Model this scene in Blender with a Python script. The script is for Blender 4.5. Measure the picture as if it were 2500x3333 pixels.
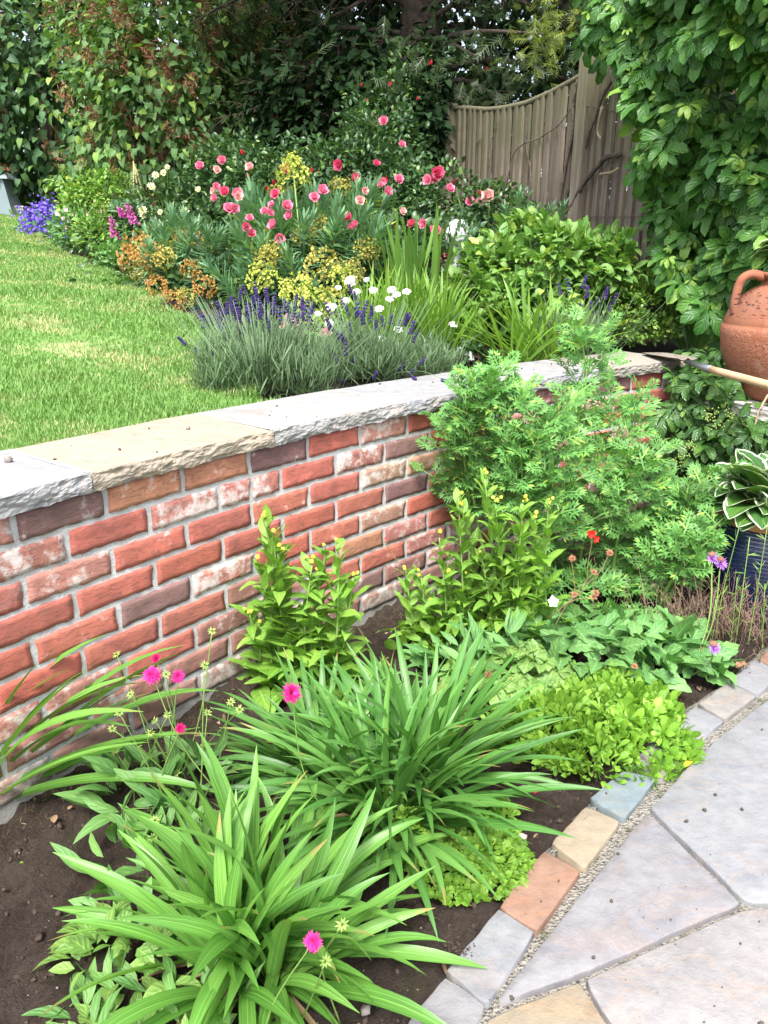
import bpy, math, random
import numpy as np
from mathutils import Matrix, Vector

for o in list(bpy.data.objects): bpy.data.objects.remove(o)
scene = bpy.context.scene
COL = scene.collection
rng = np.random.default_rng(11)
random.seed(11)
R = math.radians

# ------------------------------------------------------------------ camera, sky, sun, exposure
cam_data = bpy.data.cameras.new('camera')
cam = bpy.data.objects.new('camera', cam_data); COL.objects.link(cam)
CAM = Vector((0, 0, 1.25))
cam.location = CAM
cam.rotation_euler = (Matrix.Rotation(R(90 - 18.80), 3, 'X') @ Matrix.Rotation(R(0.21), 3, 'Z')).to_euler()
cam_data.sensor_fit = 'HORIZONTAL'; cam_data.sensor_width = 25.0; cam_data.lens = 25.12
cam_data.clip_start = 0.02; cam_data.clip_end = 500
scene.camera = cam

SUN_ELEV, SUN_AZ = R(57), R(192)        # azimuth clockwise from +Y (the view direction): sun behind the camera, slightly to its left
world = bpy.data.worlds.new('World'); scene.world = world; world.use_nodes = True
wn = world.node_tree.nodes; wl = world.node_tree.links
for n in list(wn): wn.remove(n)
sky = wn.new('ShaderNodeTexSky'); sky.sky_type = 'NISHITA'; sky.sun_disc = False
sky.sun_elevation = SUN_ELEV; sky.sun_rotation = SUN_AZ; sky.air_density = 1.0; sky.dust_density = 3.0; sky.ozone_density = 1.0
hs = wn.new('ShaderNodeHueSaturation'); hs.inputs['Saturation'].default_value = 0.55   # thin cloud greys the blue
bg = wn.new('ShaderNodeBackground'); bg.inputs['Strength'].default_value = 0.12
wo = wn.new('ShaderNodeOutputWorld')
wl.new(sky.outputs[0], hs.inputs['Color']); wl.new(hs.outputs[0], bg.inputs['Color']); wl.new(bg.outputs[0], wo.inputs['Surface'])
sun_d = bpy.data.lights.new('sun', 'SUN'); sun_d.energy = 2.0; sun_d.angle = R(20); sun_d.color = (1.0, 0.975, 0.94)
sun = bpy.data.objects.new('sun', sun_d); COL.objects.link(sun)
sdir = Vector((math.sin(SUN_AZ) * math.cos(SUN_ELEV), math.cos(SUN_AZ) * math.cos(SUN_ELEV), math.sin(SUN_ELEV)))
sun.rotation_euler = sdir.to_track_quat('Z', 'Y').to_euler()
scene.view_settings.view_transform = 'Standard'; scene.view_settings.look = 'None'
scene.view_settings.exposure = 1.88; scene.view_settings.gamma = 1.0; scene.view_settings.use_curve_mapping = False
scene.cycles.max_bounces = 6; scene.cycles.transparent_max_bounces = 4

# ------------------------------------------------------------------ mesh helpers
class Geo:
    """vertices, faces (flat loops + totals) and a uv per vertex"""
    def __init__(s): s.V = np.zeros((0, 3)); s.L = np.zeros(0, int); s.T = np.zeros(0, int); s.U = np.zeros((0, 2))
    def add(s, V, L, T, U=None):
        V = np.asarray(V, float); n = len(s.V)
        s.V = np.vstack([s.V, V]); s.L = np.concatenate([s.L, np.asarray(L, int) + n]); s.T = np.concatenate([s.T, np.asarray(T, int)])
        s.U = np.vstack([s.U, U if U is not None else np.full((len(V), 2), .5)]); return s
    def addg(s, g, M=None, p=None):
        V = g.V if M is None else g.V @ np.asarray(M).T
        if p is not None: V = V + np.asarray(p)
        return s.add(V, g.L, g.T, g.U)

def cat(gs):
    g = Geo(); off = 0; Ls = []
    for q in gs: Ls.append(q.L + off); off += len(q.V)
    g.V = np.vstack([q.V for q in gs]); g.L = np.concatenate(Ls); g.T = np.concatenate([q.T for q in gs]); g.U = np.vstack([q.U for q in gs])
    return g

def mk(name, g, mat, smooth=True):
    me = bpy.data.meshes.new(name)
    me.vertices.add(len(g.V)); me.vertices.foreach_set('co', g.V.astype(np.float32).ravel())
    me.loops.add(len(g.L)); me.loops.foreach_set('vertex_index', g.L.astype(np.int32))
    me.polygons.add(len(g.T)); st = np.concatenate([[0], np.cumsum(g.T)[:-1]])
    me.polygons.foreach_set('loop_start', st.astype(np.int32))
    me.polygons.foreach_set('use_smooth', np.full(len(g.T), smooth))
    uv = me.uv_layers.new(name='uv'); uv.data.foreach_set('uv', g.U[g.L].astype(np.float32).ravel())
    me.update(calc_edges=True)
    if mat: me.materials.append(mat)
    return me

def thing(name, label, category, loc, group=None, kind=None):
    o = bpy.data.objects.new(name, None); COL.objects.link(o); o.location = loc; o.empty_display_size = .05
    o['label'] = label; o['category'] = category
    if group: o['group'] = group
    if kind: o['kind'] = kind
    return o

def obj(name, g, mat, parent=None, loc=(0, 0, 0), smooth=True, kind=None, label=None, category=None, group=None, local=False):
    """one mesh object; g in world coordinates (local=True: relative to parent / loc)"""
    me = g if isinstance(g, bpy.types.Mesh) else None
    if me is None:
        if parent is not None and not local:
            p = np.array(parent.location) if parent.parent is None else np.array(parent.parent.location) + np.array(parent.location)
            h = Geo(); h.V = g.V - p; h.L, h.T, h.U = g.L, g.T, g.U; g = h
        me = mk(name, g, mat, smooth)
    o = bpy.data.objects.new(name, me); COL.objects.link(o)
    if parent is not None: o.parent = parent
    o.location = loc
    if kind: o['kind'] = kind
    if label: o['label'] = label
    if category: o['category'] = category
    if group: o['group'] = group
    return o

def nrm(a): return a / np.maximum(np.linalg.norm(a, axis=-1, keepdims=True), 1e-9)
def frames(d, n, s=1.0):
    """(N,3,3) matrices whose columns are x, y=d, z~n, scaled by s"""
    y = nrm(np.asarray(d, float)); x = nrm(np.cross(y, np.asarray(n, float))); z = np.cross(x, y)
    M = np.stack([x, y, z], axis=2)
    return M * (np.asarray(s, float).reshape(-1, 1, 1) if np.ndim(s) else s)

def joined(T, idx, M, P):
    gs = []
    for k, t in enumerate(T):
        sel = np.where(idx == k)[0]
        if not len(sel): continue
        V = np.einsum('nij,vj->nvi', M[sel], t.V) + P[sel][:, None, :]
        g = Geo(); nv = len(t.V); m = len(sel)
        g.V = V.reshape(-1, 3); g.L = (t.L[None, :] + (np.arange(m) * nv)[:, None]).ravel(); g.T = np.tile(t.T, m); g.U = np.tile(t.U, (m, 1))
        gs.append(g)
    return cat(gs)

fwd = np.array([0, math.cos(R(18.8)), -math.sin(R(18.8))]); upv = np.array([0, math.sin(R(18.8)), math.cos(R(18.8))])
def in_view(P):
    q = P - np.array(CAM); w = q @ fwd
    return (w > .1) & (np.abs(q[:, 0]) < .53 * w) & (np.abs(q @ upv) < .7 * w)

def leaves(root, T, idx, M, P, mat, name='leaf', limit=300, stuff='foliage'):
    """the leaves that show largest become parts of their own, the rest one joined part"""
    P = np.asarray(P, float); idx = np.asarray(idx)
    d = np.linalg.norm(P - np.array(CAM), axis=1) / np.linalg.norm(M[:, :, 1], axis=1) + np.where(in_view(P), 0, 1e5)
    order = np.argsort(d); big = order[:limit] if limit else []; rest = order[limit:] if limit else order
    rl = np.array(root.location)
    if len(big):
        mes = [mk(name, t, mat) for t in T]
        for i in big:
            o = bpy.data.objects.new(name, mes[idx[i]]); COL.objects.link(o); o.parent = root
            m = Matrix([list(M[i][r]) + [P[i][r] - rl[r]] for r in range(3)] + [[0, 0, 0, 1]])
            o.matrix_basis = m
    if len(rest):
        obj(stuff, joined(T, idx[rest], M[rest], P[rest]), mat, root, kind='stuff')

def tube(pts, r0, r1=None, n=6):
    pts = np.asarray(pts, float); r1 = r0 if r1 is None else r1; m = len(pts)
    t = np.gradient(pts, axis=0); t = nrm(t)
    up = np.array([.31, .17, .93]); x = nrm(np.cross(t, up)); y = np.cross(t, x)
    rad = np.linspace(r0, r1, m)[:, None, None] if np.ndim(r0) == 0 else np.asarray(r0)[:, None, None]
    a = np.arange(n) / n * 2 * np.pi
    V = pts[:, None, :] + rad * (np.cos(a)[None, :, None] * x[:, None, :] + np.sin(a)[None, :, None] * y[:, None, :])
    L = []
    for i in range(m - 1):
        for j in range(n):
            k = (j + 1) % n; L += [i * n + j, i * n + k, (i + 1) * n + k, (i + 1) * n + j]
    T = [4] * ((m - 1) * n)
    L += list(range(n - 1, -1, -1)); L += [(m - 1) * n + j for j in range(n)]; T += [n, n]
    U = np.stack([np.tile(np.arange(n) / n, m), np.repeat(np.linspace(0, 1, m), n)], 1)
    return Geo().add(V.reshape(-1, 3), L, T, U)

def smoothline(pts, n=5):
    pts = np.asarray(pts, float)
    if len(pts) < 3: return pts
    P = np.vstack([2 * pts[0] - pts[1], pts, 2 * pts[-1] - pts[-2]]); out = []
    for i in range(1, len(P) - 2):
        for t in np.linspace(0, 1, n, endpoint=False):
            a, b, c, d = P[i - 1:i + 3]
            out.append(.5 * ((2 * b) + (c - a) * t + (2 * a - 5 * b + 4 * c - d) * t * t + (3 * b - a - 3 * c + d) * t ** 3))
    out.append(pts[-1]); return np.array(out)

def grid(nu, nv, f):
    """quad grid from f(u, v) arrays in [0,1]"""
    u, v = np.meshgrid(np.linspace(0, 1, nu + 1), np.linspace(0, 1, nv + 1)); V = f(u.ravel(), v.ravel())
    i = np.arange(nu)[None, :] + (np.arange(nv) * (nu + 1))[:, None]; i = i.ravel()
    L = np.stack([i, i + 1, i + nu + 2, i + nu + 1], 1).ravel()
    return Geo().add(V, L, [4] * (nu * nv), np.stack([u.ravel(), v.ravel()], 1))

def box(c, s, rz=0.0, bev=0.0):
    c = np.array(c, float); h = np.array(s, float) / 2
    V = np.array([[x, y, z] for z in (-1, 1) for y in (-1, 1) for x in (-1, 1)], float) * h
    ca, sa = math.cos(rz), math.sin(rz); V = V @ np.array([[ca, sa, 0], [-sa, ca, 0], [0, 0, 1]]) + c
    F = [0, 2, 3, 1, 4, 5, 7, 6, 0, 1, 5, 4, 2, 6, 7, 3, 0, 4, 6, 2, 1, 3, 7, 5]
    return Geo().add(V, F, [4] * 6)

def lathe(prof, n=32, c=(0, 0, 0)):
    """prof: list of (radius, z) from outside bottom up"""
    p = np.array(prof, float); m = len(p); a = np.arange(n) / n * 2 * np.pi
    V = np.stack([p[:, 0][:, None] * np.cos(a), p[:, 0][:, None] * np.sin(a), np.repeat(p[:, 1][:, None], n, 1)], 2).reshape(-1, 3) + np.array(c)
    L = []
    for i in range(m - 1):
        for j in range(n):
            k = (j + 1) % n; L += [i * n + j, i * n + k, (i + 1) * n + k, (i + 1) * n + j]
    U = np.stack([np.tile(np.arange(n) / n, m), np.repeat(np.linspace(0, 1, m), n)], 1)
    return Geo().add(V, L, [4] * ((m - 1) * n), U)

# value noise used to displace real geometry
def vnoise(p, seed=0):
    p = np.asarray(p, float); i = np.floor(p).astype(np.int64); f = p - i; f = f * f * (3 - 2 * f)
    def h(a):
        n = a[..., 0] * 374761393 + a[..., 1] * 668265263 + a[..., 2] * 1274126177 + seed * 974634777
        n = (n ^ (n >> 13)) * 1274126177; n = n ^ (n >> 16); return (n & 0xffff) / 65535.0
    o = 0
    for a in (0, 1):
        for b in (0, 1):
            for c in (0, 1):
                w = (f[..., 0] if a else 1 - f[..., 0]) * (f[..., 1] if b else 1 - f[..., 1]) * (f[..., 2] if c else 1 - f[..., 2])
                o = o + w * h(i + np.array([a, b, c]))
    return o * 2 - 1
def fbm(p, seed=0, oct=3):
    s = 0; a = 1.0; p = np.asarray(p, float)
    for k in range(oct): s = s + a * vnoise(p, seed + k); a *= .5; p = p * 2.03
    return s

# ------------------------------------------------------------------ leaf and petal templates (y = along the leaf, z = upper face)
PROF = {
 'ovate': lambda t: np.sin(np.pi * np.clip(t, 0, 1) ** .72) ** .8,
 'oblong': lambda t: np.clip(1 - np.abs(2 * t - 1) ** 3.2, 0, 1) ** .7,
 'lance': lambda t: np.sin(np.pi * t ** .8) ** 1.0,
 'obovate': lambda t: np.sin(np.pi * t ** 1.45) ** .85,
 'heart': lambda t: np.clip(np.sin(np.pi * np.clip(t * .86 + .14, 0, 1) ** .62), 0, 1) ** .8,
 'blade': lambda t: np.minimum(1, (1 - t) * 3.2) ** .75 * (0.72 + .28 * np.minimum(1, t * 4)),
 'spoon': lambda t: np.where(t < .45, .28 + .3 * t, np.sin(np.pi * np.clip((t - .2) / .8, 0, 1) ** 1.3) ** .7),
 'needle': lambda t: np.sin(np.pi * np.clip(t * .9 + .08, 0, 1)) ** .5,
}
def strip(prof='ovate', L=1.0, W=.5, n=4, fold=.25, droop=.4, droop0=0.0, twist=0.0, wave=0.0, ser=0.0, nser=9, cols=2, power=1.0):
    t = np.linspace(0, 1, n + 1); w = W / 2 * np.maximum(PROF[prof](t), .03)
    if ser: w = w * (1 + ser * np.where(np.arange(n + 1) % 2, 1, -1)); w[-1] = W * .012
    a = droop0 - droop * t ** power
    dy = np.cos(a); dz = np.sin(a); step = L / n
    c = np.zeros((n + 1, 3)); c[1:, 1] = np.cumsum((dy[1:] + dy[:-1]) / 2) * step; c[1:, 2] = np.cumsum((dz[1:] + dz[:-1]) / 2) * step
    nn = np.stack([0 * t, -np.sin(a), np.cos(a)], 1)
    V = []; U = []
    us = np.linspace(-1, 1, cols + 1)
    for k in range(n + 1):
        tw = twist * t[k]; ct, st = math.cos(tw), math.sin(tw)
        for u in us:
            x = u * w[k] * math.cos(fold); h = abs(u) * w[k] * math.sin(fold) + wave * W * math.sin(t[k] * 14 + u * 1.7) * abs(u)
            x, h = x * ct - h * st, x * st + h * ct
            V.append(c[k] + np.array([x, 0, 0]) + nn[k] * h); U.append((u * .5 + .5, t[k]))
    m = cols + 1; Ls = []
    for k in range(n):
        for j in range(cols): q = k * m + j; Ls += [q, q + 1, q + m + 1, q + m]
    return Geo().add(V, Ls, [4] * (n * cols), np.array(U))

def rotz(a): c, s = math.cos(a), math.sin(a); return np.array([[c, -s, 0], [s, c, 0], [0, 0, 1]])
def rotx(a): c, s = math.cos(a), math.sin(a); return np.array([[1, 0, 0], [0, c, -s], [0, s, c]])
def roty(a): c, s = math.cos(a), math.sin(a); return np.array([[c, 0, s], [0, 1, 0], [-s, 0, c]])

def blob(r=1.0, sq=(1, 1, 1)):
    V = np.array([[1, 0, 0], [-1, 0, 0], [0, 1, 0], [0, -1, 0], [0, 0, 1], [0, 0, -1]], float) * r * np.array(sq)
    F = [0, 2, 4, 2, 1, 4, 1, 3, 4, 3, 0, 4, 2, 0, 5, 1, 2, 5, 3, 1, 5, 0, 3, 5]
    return Geo().add(V, F, [3] * 8)
def ball(r=1.0, nu=10, nv=6, sq=(1, 1, 1)):
    ps = np.linspace(-np.pi / 2, np.pi / 2, nv + 1)
    return lathe([(max(r * math.cos(p), 1e-4) * sq[0], r * math.sin(p) * sq[2]) for p in ps], nu)

def palmate(var=0, n=6, width=.37, s5=(.66, .92, 1, .92, .66), ang=(-88, -43, 0, 43, 88), ser=.1):
    g = Geo(); rs = np.random.default_rng(100 + var)
    for s, a in zip(s5, ang):
        l = strip('obovate', L=s * .82 * rs.uniform(.9, 1.1), W=s * width, n=n, fold=.28 + .1 * rs.random(), droop=.8 + .7 * rs.random(), droop0=.25, ser=ser, wave=.02)
        l.V[:, 1] += .08
        g.addg(l, rotz(R(-a + rs.uniform(-8, 8))) @ roty(rs.uniform(-.25, .25)))
    g.addg(tube([(0, -.35, -.18), (0, -.15, -.03), (0, .06, 0)], .016, .012, 4))
    return g

def lobed(var=0, pairs=4, L=1.0, W=.55, sub=2, width=.075, droop=.5):
    """finely divided leaf: rachis with side lobes, each with sub-lobes"""
    rs = np.random.default_rng(200 + var); g = Geo()
    def fin(l, w): return strip('oblong', L=l, W=w, n=2, fold=.15, droop=.15, cols=1)
    g.addg(strip('blade', L=L, W=width * .7, n=4, fold=.1, droop=0, cols=1))
    for k in range(pairs):
        y = L * (.22 + .66 * k / pairs); ln = W * (.55 + .45 * math.sin(math.pi * (k + .8) / (pairs + .6)))
        for s in (-1, 1):
            A_ = rotz(-s * R(52 + rs.uniform(-8, 8))) @ roty(rs.uniform(-.3, .3)) @ rotx(rs.uniform(-.05, .35))
            lo = fin(ln, width); h = Geo().addg(lo)
            for q in range(sub):
                for s2 in (-1, 1):
                    h.addg(fin(ln * (.5 - .1 * q), width * .85), rotz(-s2 * R(38 + rs.uniform(-6, 8))) @ rotx(rs.uniform(-.1, .3)), (0, ln * (.32 + .26 * q), 0))
            g.addg(h, A_, (0, y, 0))
    for s in (-1, 0, 1): g.addg(fin(W * .5, width), rotz(-s * R(30)), (0, L * .86, 0))
    t = g.V[:, 1] / L; g.V[:, 2] -= droop * .35 * np.clip(t, 0, 2) ** 2 * L
    return g

# ------------------------------------------------------------------ materials
def nodes(name):
    m = bpy.data.materials.new(name); m.use_nodes = True; nt = m.node_tree
    for n in list(nt.nodes): nt.nodes.remove(n)
    out = nt.nodes.new('ShaderNodeOutputMaterial'); return m, nt, out
def N_(nt, typ, **k):
    n = nt.nodes.new(typ)
    for a, v in k.items():
        if a.startswith('i_'): n.inputs[a[2:].replace('_', ' ')].default_value = v
        else: setattr(n, a, v)
    return n
def rgba(c): return (c[0], c[1], c[2], 1)
def math_(nt, op, a, b=None, clamp=False):
    n = nt.nodes.new('ShaderNodeMath'); n.operation = op; n.use_clamp = clamp
    for i, v in enumerate((a, b)):
        if v is None: continue
        if isinstance(v, (int, float)): n.inputs[i].default_value = v
        else: nt.links.new(v, n.inputs[i])
    return n.outputs[0]
def mix_(nt, f, a, b, blend='MIX'):
    n = nt.nodes.new('ShaderNodeMix'); n.data_type = 'RGBA'; n.blend_type = blend
    for i, v in ((0, f), (6, a), (7, b)):
        if isinstance(v, (int, float)): n.inputs[i].default_value = v
        elif isinstance(v, (tuple, list)): n.inputs[i].default_value = rgba(v)
        else: nt.links.new(v, n.inputs[i])
    return n.outputs[2]
def noise_(nt, vec, scale, detail=3, rough=.55):
    n = N_(nt, 'ShaderNodeTexNoise'); n.inputs['Scale'].default_value = scale; n.inputs['Detail'].default_value = detail; n.inputs['Roughness'].default_value = rough
    if vec is not None: nt.links.new(vec, n.inputs['Vector'])
    return n.outputs['Fac']
def ramp_(nt, f, stops):
    n = nt.nodes.new('ShaderNodeValToRGB'); e = n.color_ramp.elements
    while len(e) < len(stops): e.new(.5)
    for k, (p, c) in enumerate(stops): e[k].position = p; e[k].color = rgba(c) if isinstance(c, (tuple, list)) else (c, c, c, 1)
    nt.links.new(f, n.inputs[0]); return n.outputs[0]
def geo_pos(nt): return nt.nodes.new('ShaderNodeNewGeometry').outputs['Position']
def rand_(nt):
    g = nt.nodes.new('ShaderNodeNewGeometry'); o = nt.nodes.new('ShaderNodeObjectInfo')
    return math_(nt, 'FRACT', math_(nt, 'ADD', math_(nt, 'MULTIPLY', g.outputs['Random Per Island'], 1.0), o.outputs['Random']))
def bump_(nt, h, strength, dist=.01, normal=None):
    b = nt.nodes.new('ShaderNodeBump'); b.inputs['Strength'].default_value = strength; b.inputs['Distance'].default_value = dist
    nt.links.new(h, b.inputs['Height'])
    if normal is not None: nt.links.new(normal, b.inputs['Normal'])
    return b.outputs[0]
def finish(nt, out, color, rough=.8, normal=None, spec=.5, coat=0, sheen=0, metal=0):
    p = nt.nodes.new('ShaderNodeBsdfPrincipled')
    for k, v in (('Base Color', color), ('Roughness', rough)):
        if isinstance(v, (tuple, list)): p.inputs[k].default_value = rgba(v)
        elif isinstance(v, (int, float)): p.inputs[k].default_value = v
        else: nt.links.new(v, p.inputs[k])
    p.inputs['Specular IOR Level'].default_value = spec; p.inputs['Coat Weight'].default_value = coat; p.inputs['Metallic'].default_value = metal
    if normal is not None: nt.links.new(normal, p.inputs['Normal'])
    nt.links.new(p.outputs[0], out.inputs['Surface']); return p

def leafmat(name, c1, c2, c3=None, p3=.0, rough=.42, spec=.45, trans=.3, vein=.25, veinfreq=22, veintilt=9, bump=.3, margin=None, tint=(1.25, 1.3, .55), tipc=None, streak=0):
    m, nt, out = nodes(name)
    r = rand_(nt)
    col = ramp_(nt, r, [(0, c1), (1 - p3 if c3 else 1, c2)] + ([(min(1, 1 - p3 + .02), c3)] if c3 else []))
    pos = geo_pos(nt); ns = noise_(nt, pos, 3.0, 2)
    col = mix_(nt, .5, col, mix_(nt, 1.0, col, ramp_(nt, ns, [(.3, .62), (.7, 1.4)]), 'MULTIPLY'))
    uv = N_(nt, 'ShaderNodeUVMap'); uv.uv_map = 'uv'; sp = nt.nodes.new('ShaderNodeSeparateXYZ'); nt.links.new(uv.outputs[0], sp.inputs[0])
    au = math_(nt, 'ABSOLUTE', math_(nt, 'SUBTRACT', sp.outputs[0], .5))
    mid = math_(nt, 'LESS_THAN', au, .035)
    side = math_(nt, 'SINE', math_(nt, 'MULTIPLY', math_(nt, 'SUBTRACT', math_(nt, 'MULTIPLY', sp.outputs[1], veinfreq / 6.28), math_(nt, 'MULTIPLY', au, veintilt / 6.28)), 6.28 * 2))
    sv = math_(nt, 'GREATER_THAN', side, .93)
    vf = math_(nt, 'MULTIPLY', math_(nt, 'MAXIMUM', mid, math_(nt, 'MULTIPLY', sv, .55)), vein)
    col = mix_(nt, vf, col, tuple(min(1, x * 2.2 + .02) for x in c2))
    if streak:
        sx = nt.nodes.new('ShaderNodeCombineXYZ'); nt.links.new(math_(nt, 'MULTIPLY', sp.outputs[0], 16.0), sx.inputs[0]); nt.links.new(math_(nt, 'MULTIPLY', sp.outputs[1], 1.6), sx.inputs[1]); nt.links.new(math_(nt, 'MULTIPLY', r, 50.0), sx.inputs[2])
        stn_ = noise_(nt, sx.outputs[0], 1.0, 3); col = mix_(nt, streak, col, mix_(nt, 1.0, col, ramp_(nt, stn_, [(.3, .55), (.7, 1.45)]), 'MULTIPLY'))
        old = math_(nt, 'MULTIPLY', ramp_(nt, math_(nt, 'ADD', sp.outputs[1], math_(nt, 'MULTIPLY', stn_, .12)), [(.93, 0.0), (1.02, 1.0)]), ramp_(nt, r, [(.80, 0.0), (.86, 1.0)]))
        col = mix_(nt, math_(nt, 'MULTIPLY', old, .8), col, (.32, .23, .08))
        col = mix_(nt, ramp_(nt, sp.outputs[1], [(0, .55), (.22, 0.0)]), col, (.22, .30, .10))
    if tipc is not None:
        col = mix_(nt, math_(nt, 'MULTIPLY', ramp_(nt, sp.outputs[1], [(.45, 0.0), (1, 1.0)]), .8), col, tipc)
    if margin is not None:
        e = math_(nt, 'ADD', au, math_(nt, 'MULTIPLY', math_(nt, 'SUBTRACT', noise_(nt, pos, 60, 2), .5), .16))
        e = math_(nt, 'ADD', e, math_(nt, 'MULTIPLY', math_(nt, 'POWER', sp.outputs[1], 8.0), .22))
        col = mix_(nt, math_(nt, 'GREATER_THAN', e, .42), col, margin)
    nb = bump_(nt, math_(nt, 'ADD', side, math_(nt, 'MULTIPLY', mid, -3.0)), bump, .0015) if bump else None
    p = nt.nodes.new('ShaderNodeBsdfPrincipled'); nt.links.new(col, p.inputs['Base Color']); p.inputs['Roughness'].default_value = rough; p.inputs['Specular IOR Level'].default_value = spec
    if nb is not None: nt.links.new(nb, p.inputs['Normal'])
    if trans:
        t = nt.nodes.new('ShaderNodeBsdfTranslucent'); nt.links.new(mix_(nt, 1.0, col, tint, 'MULTIPLY'), t.inputs['Color'])
        x = nt.nodes.new('ShaderNodeMixShader'); x.inputs[0].default_value = trans
        nt.links.new(p.outputs[0], x.inputs[1]); nt.links.new(t.outputs[0], x.inputs[2]); nt.links.new(x.outputs[0], out.inputs['Surface'])
    else: nt.links.new(p.outputs[0], out.inputs['Surface'])
    return m

def petalmat(name, c1, c2, rough=.6, trans=.25, tip=None):
    m, nt, out = nodes(name); r = rand_(nt); col = ramp_(nt, r, [(0, c1), (1, c2)])
    if tip:
        uv = N_(nt, 'ShaderNodeUVMap'); uv.uv_map = 'uv'; sp = nt.nodes.new('ShaderNodeSeparateXYZ'); nt.links.new(uv.outputs[0], sp.inputs[0])
        col = mix_(nt, ramp_(nt, sp.outputs[1], [(.25, 0.0), (1, 1.0)]), col, tip)
    p = nt.nodes.new('ShaderNodeBsdfPrincipled'); nt.links.new(col, p.inputs['Base Color']); p.inputs['Roughness'].default_value = rough; p.inputs['Specular IOR Level'].default_value = .2
    t = nt.nodes.new('ShaderNodeBsdfTranslucent'); nt.links.new(col, t.inputs['Color'])
    x = nt.nodes.new('ShaderNodeMixShader'); x.inputs[0].default_value = trans
    nt.links.new(p.outputs[0], x.inputs[1]); nt.links.new(t.outputs[0], x.inputs[2]); nt.links.new(x.outputs[0], out.inputs['Surface'])
    return m

def plainmat(name, c1, c2, scale=8, rough=.8, bump=.2, bscale=60, spec=.4, dist=.004):
    m, nt, out = nodes(name); pos = geo_pos(nt)
    col = ramp_(nt, noise_(nt, pos, scale, 5), [(.3, c1), (.7, c2)])
    nb = bump_(nt, noise_(nt, pos, bscale, 4), bump, dist) if bump else None
    finish(nt, out, col, rough, nb, spec); return m

def brickmat():
    m, nt, out = nodes('waterstruck_brick'); oi = nt.nodes.new('ShaderNodeObjectInfo'); tc = nt.nodes.new('ShaderNodeTexCoord')
    mp = N_(nt, 'ShaderNodeMapping'); nt.links.new(tc.outputs['Object'], mp.inputs[0]); 
    off = nt.nodes.new('ShaderNodeCombineXYZ'); 
    for k in range(3): nt.links.new(math_(nt, 'MULTIPLY', oi.outputs['Random'], 37.0 * (k + 1)), off.inputs[k])
    nt.links.new(off.outputs[0], mp.inputs['Location']); v = mp.outputs[0]
    base = oi.outputs['Color']
    n1 = noise_(nt, v, 14, 4, .6); n2 = noise_(nt, v, 45, 5, .65); n3 = noise_(nt, v, 220, 3)
    col = mix_(nt, 1.0, base, ramp_(nt, n1, [(.25, .66), (.75, 1.3)]), 'MULTIPLY')
    # creases: stretched noise along the brick
    m2 = N_(nt, 'ShaderNodeMapping'); m2.inputs['Scale'].default_value = (.8, 1, 3.6); nt.links.new(v, m2.inputs[0])
    dn = N_(nt, 'ShaderNodeTexNoise'); dn.inputs['Scale'].default_value = 22; dn.inputs['Detail'].default_value = 6; dn.inputs['Roughness'].default_value = .64; dn.inputs['Distortion'].default_value = 2.4
    nt.links.new(m2.outputs[0], dn.inputs['Vector']); cr = dn.outputs['Fac']
    crease = ramp_(nt, cr, [(.40, 0.0), (.47, 1.0), (.60, 1.0), (.68, .55)])
    col = mix_(nt, math_(nt, 'MULTIPLY', math_(nt, 'SUBTRACT', 1.0, crease), .5), col, mix_(nt, .8, base, (.06, .03, .025)))
    col = mix_(nt, .11, col, (.58, .48, .42))
    # lime bloom: alpha of the object colour is its amount
    bl = math_(nt, 'SUBTRACT', math_(nt, 'ADD', math_(nt, 'MULTIPLY', n1, .9), math_(nt, 'MULTIPLY', n2, .75)), math_(nt, 'SUBTRACT', 1.12, math_(nt, 'MULTIPLY', oi.outputs['Alpha'], .52)))
    bl = math_(nt, 'MULTIPLY', math_(nt, 'MULTIPLY', bl, 5.5, True), .82)
    col = mix_(nt, bl, col, (.68, .62, .58))
    pz = nt.nodes.new('ShaderNodeSeparateXYZ'); gp_ = geo_pos(nt); nt.links.new(gp_, pz.inputs[0]); spl = math_(nt, 'ADD', pz.outputs[2], math_(nt, 'MULTIPLY', math_(nt, 'SUBTRACT', noise_(nt, gp_, 14, 5), .5), .20))
    col = mix_(nt, ramp_(nt, spl, [(.05, .55), (.16, 0.0)]), col, (.20, .165, .14))
    wsh = noise_(nt, gp_, 4.5, 5, .65); col = mix_(nt, ramp_(nt, wsh, [(.60, 0.0), (.76, .30)]), col, (.56, .52, .49))
    h = math_(nt, 'ADD', math_(nt, 'MULTIPLY', crease, 1.0), math_(nt, 'ADD', math_(nt, 'MULTIPLY', n2, 1.3), math_(nt, 'MULTIPLY', n3, .35)))
    finish(nt, out, col, .88, bump_(nt, h, .5, .0042), .25); return m

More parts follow.
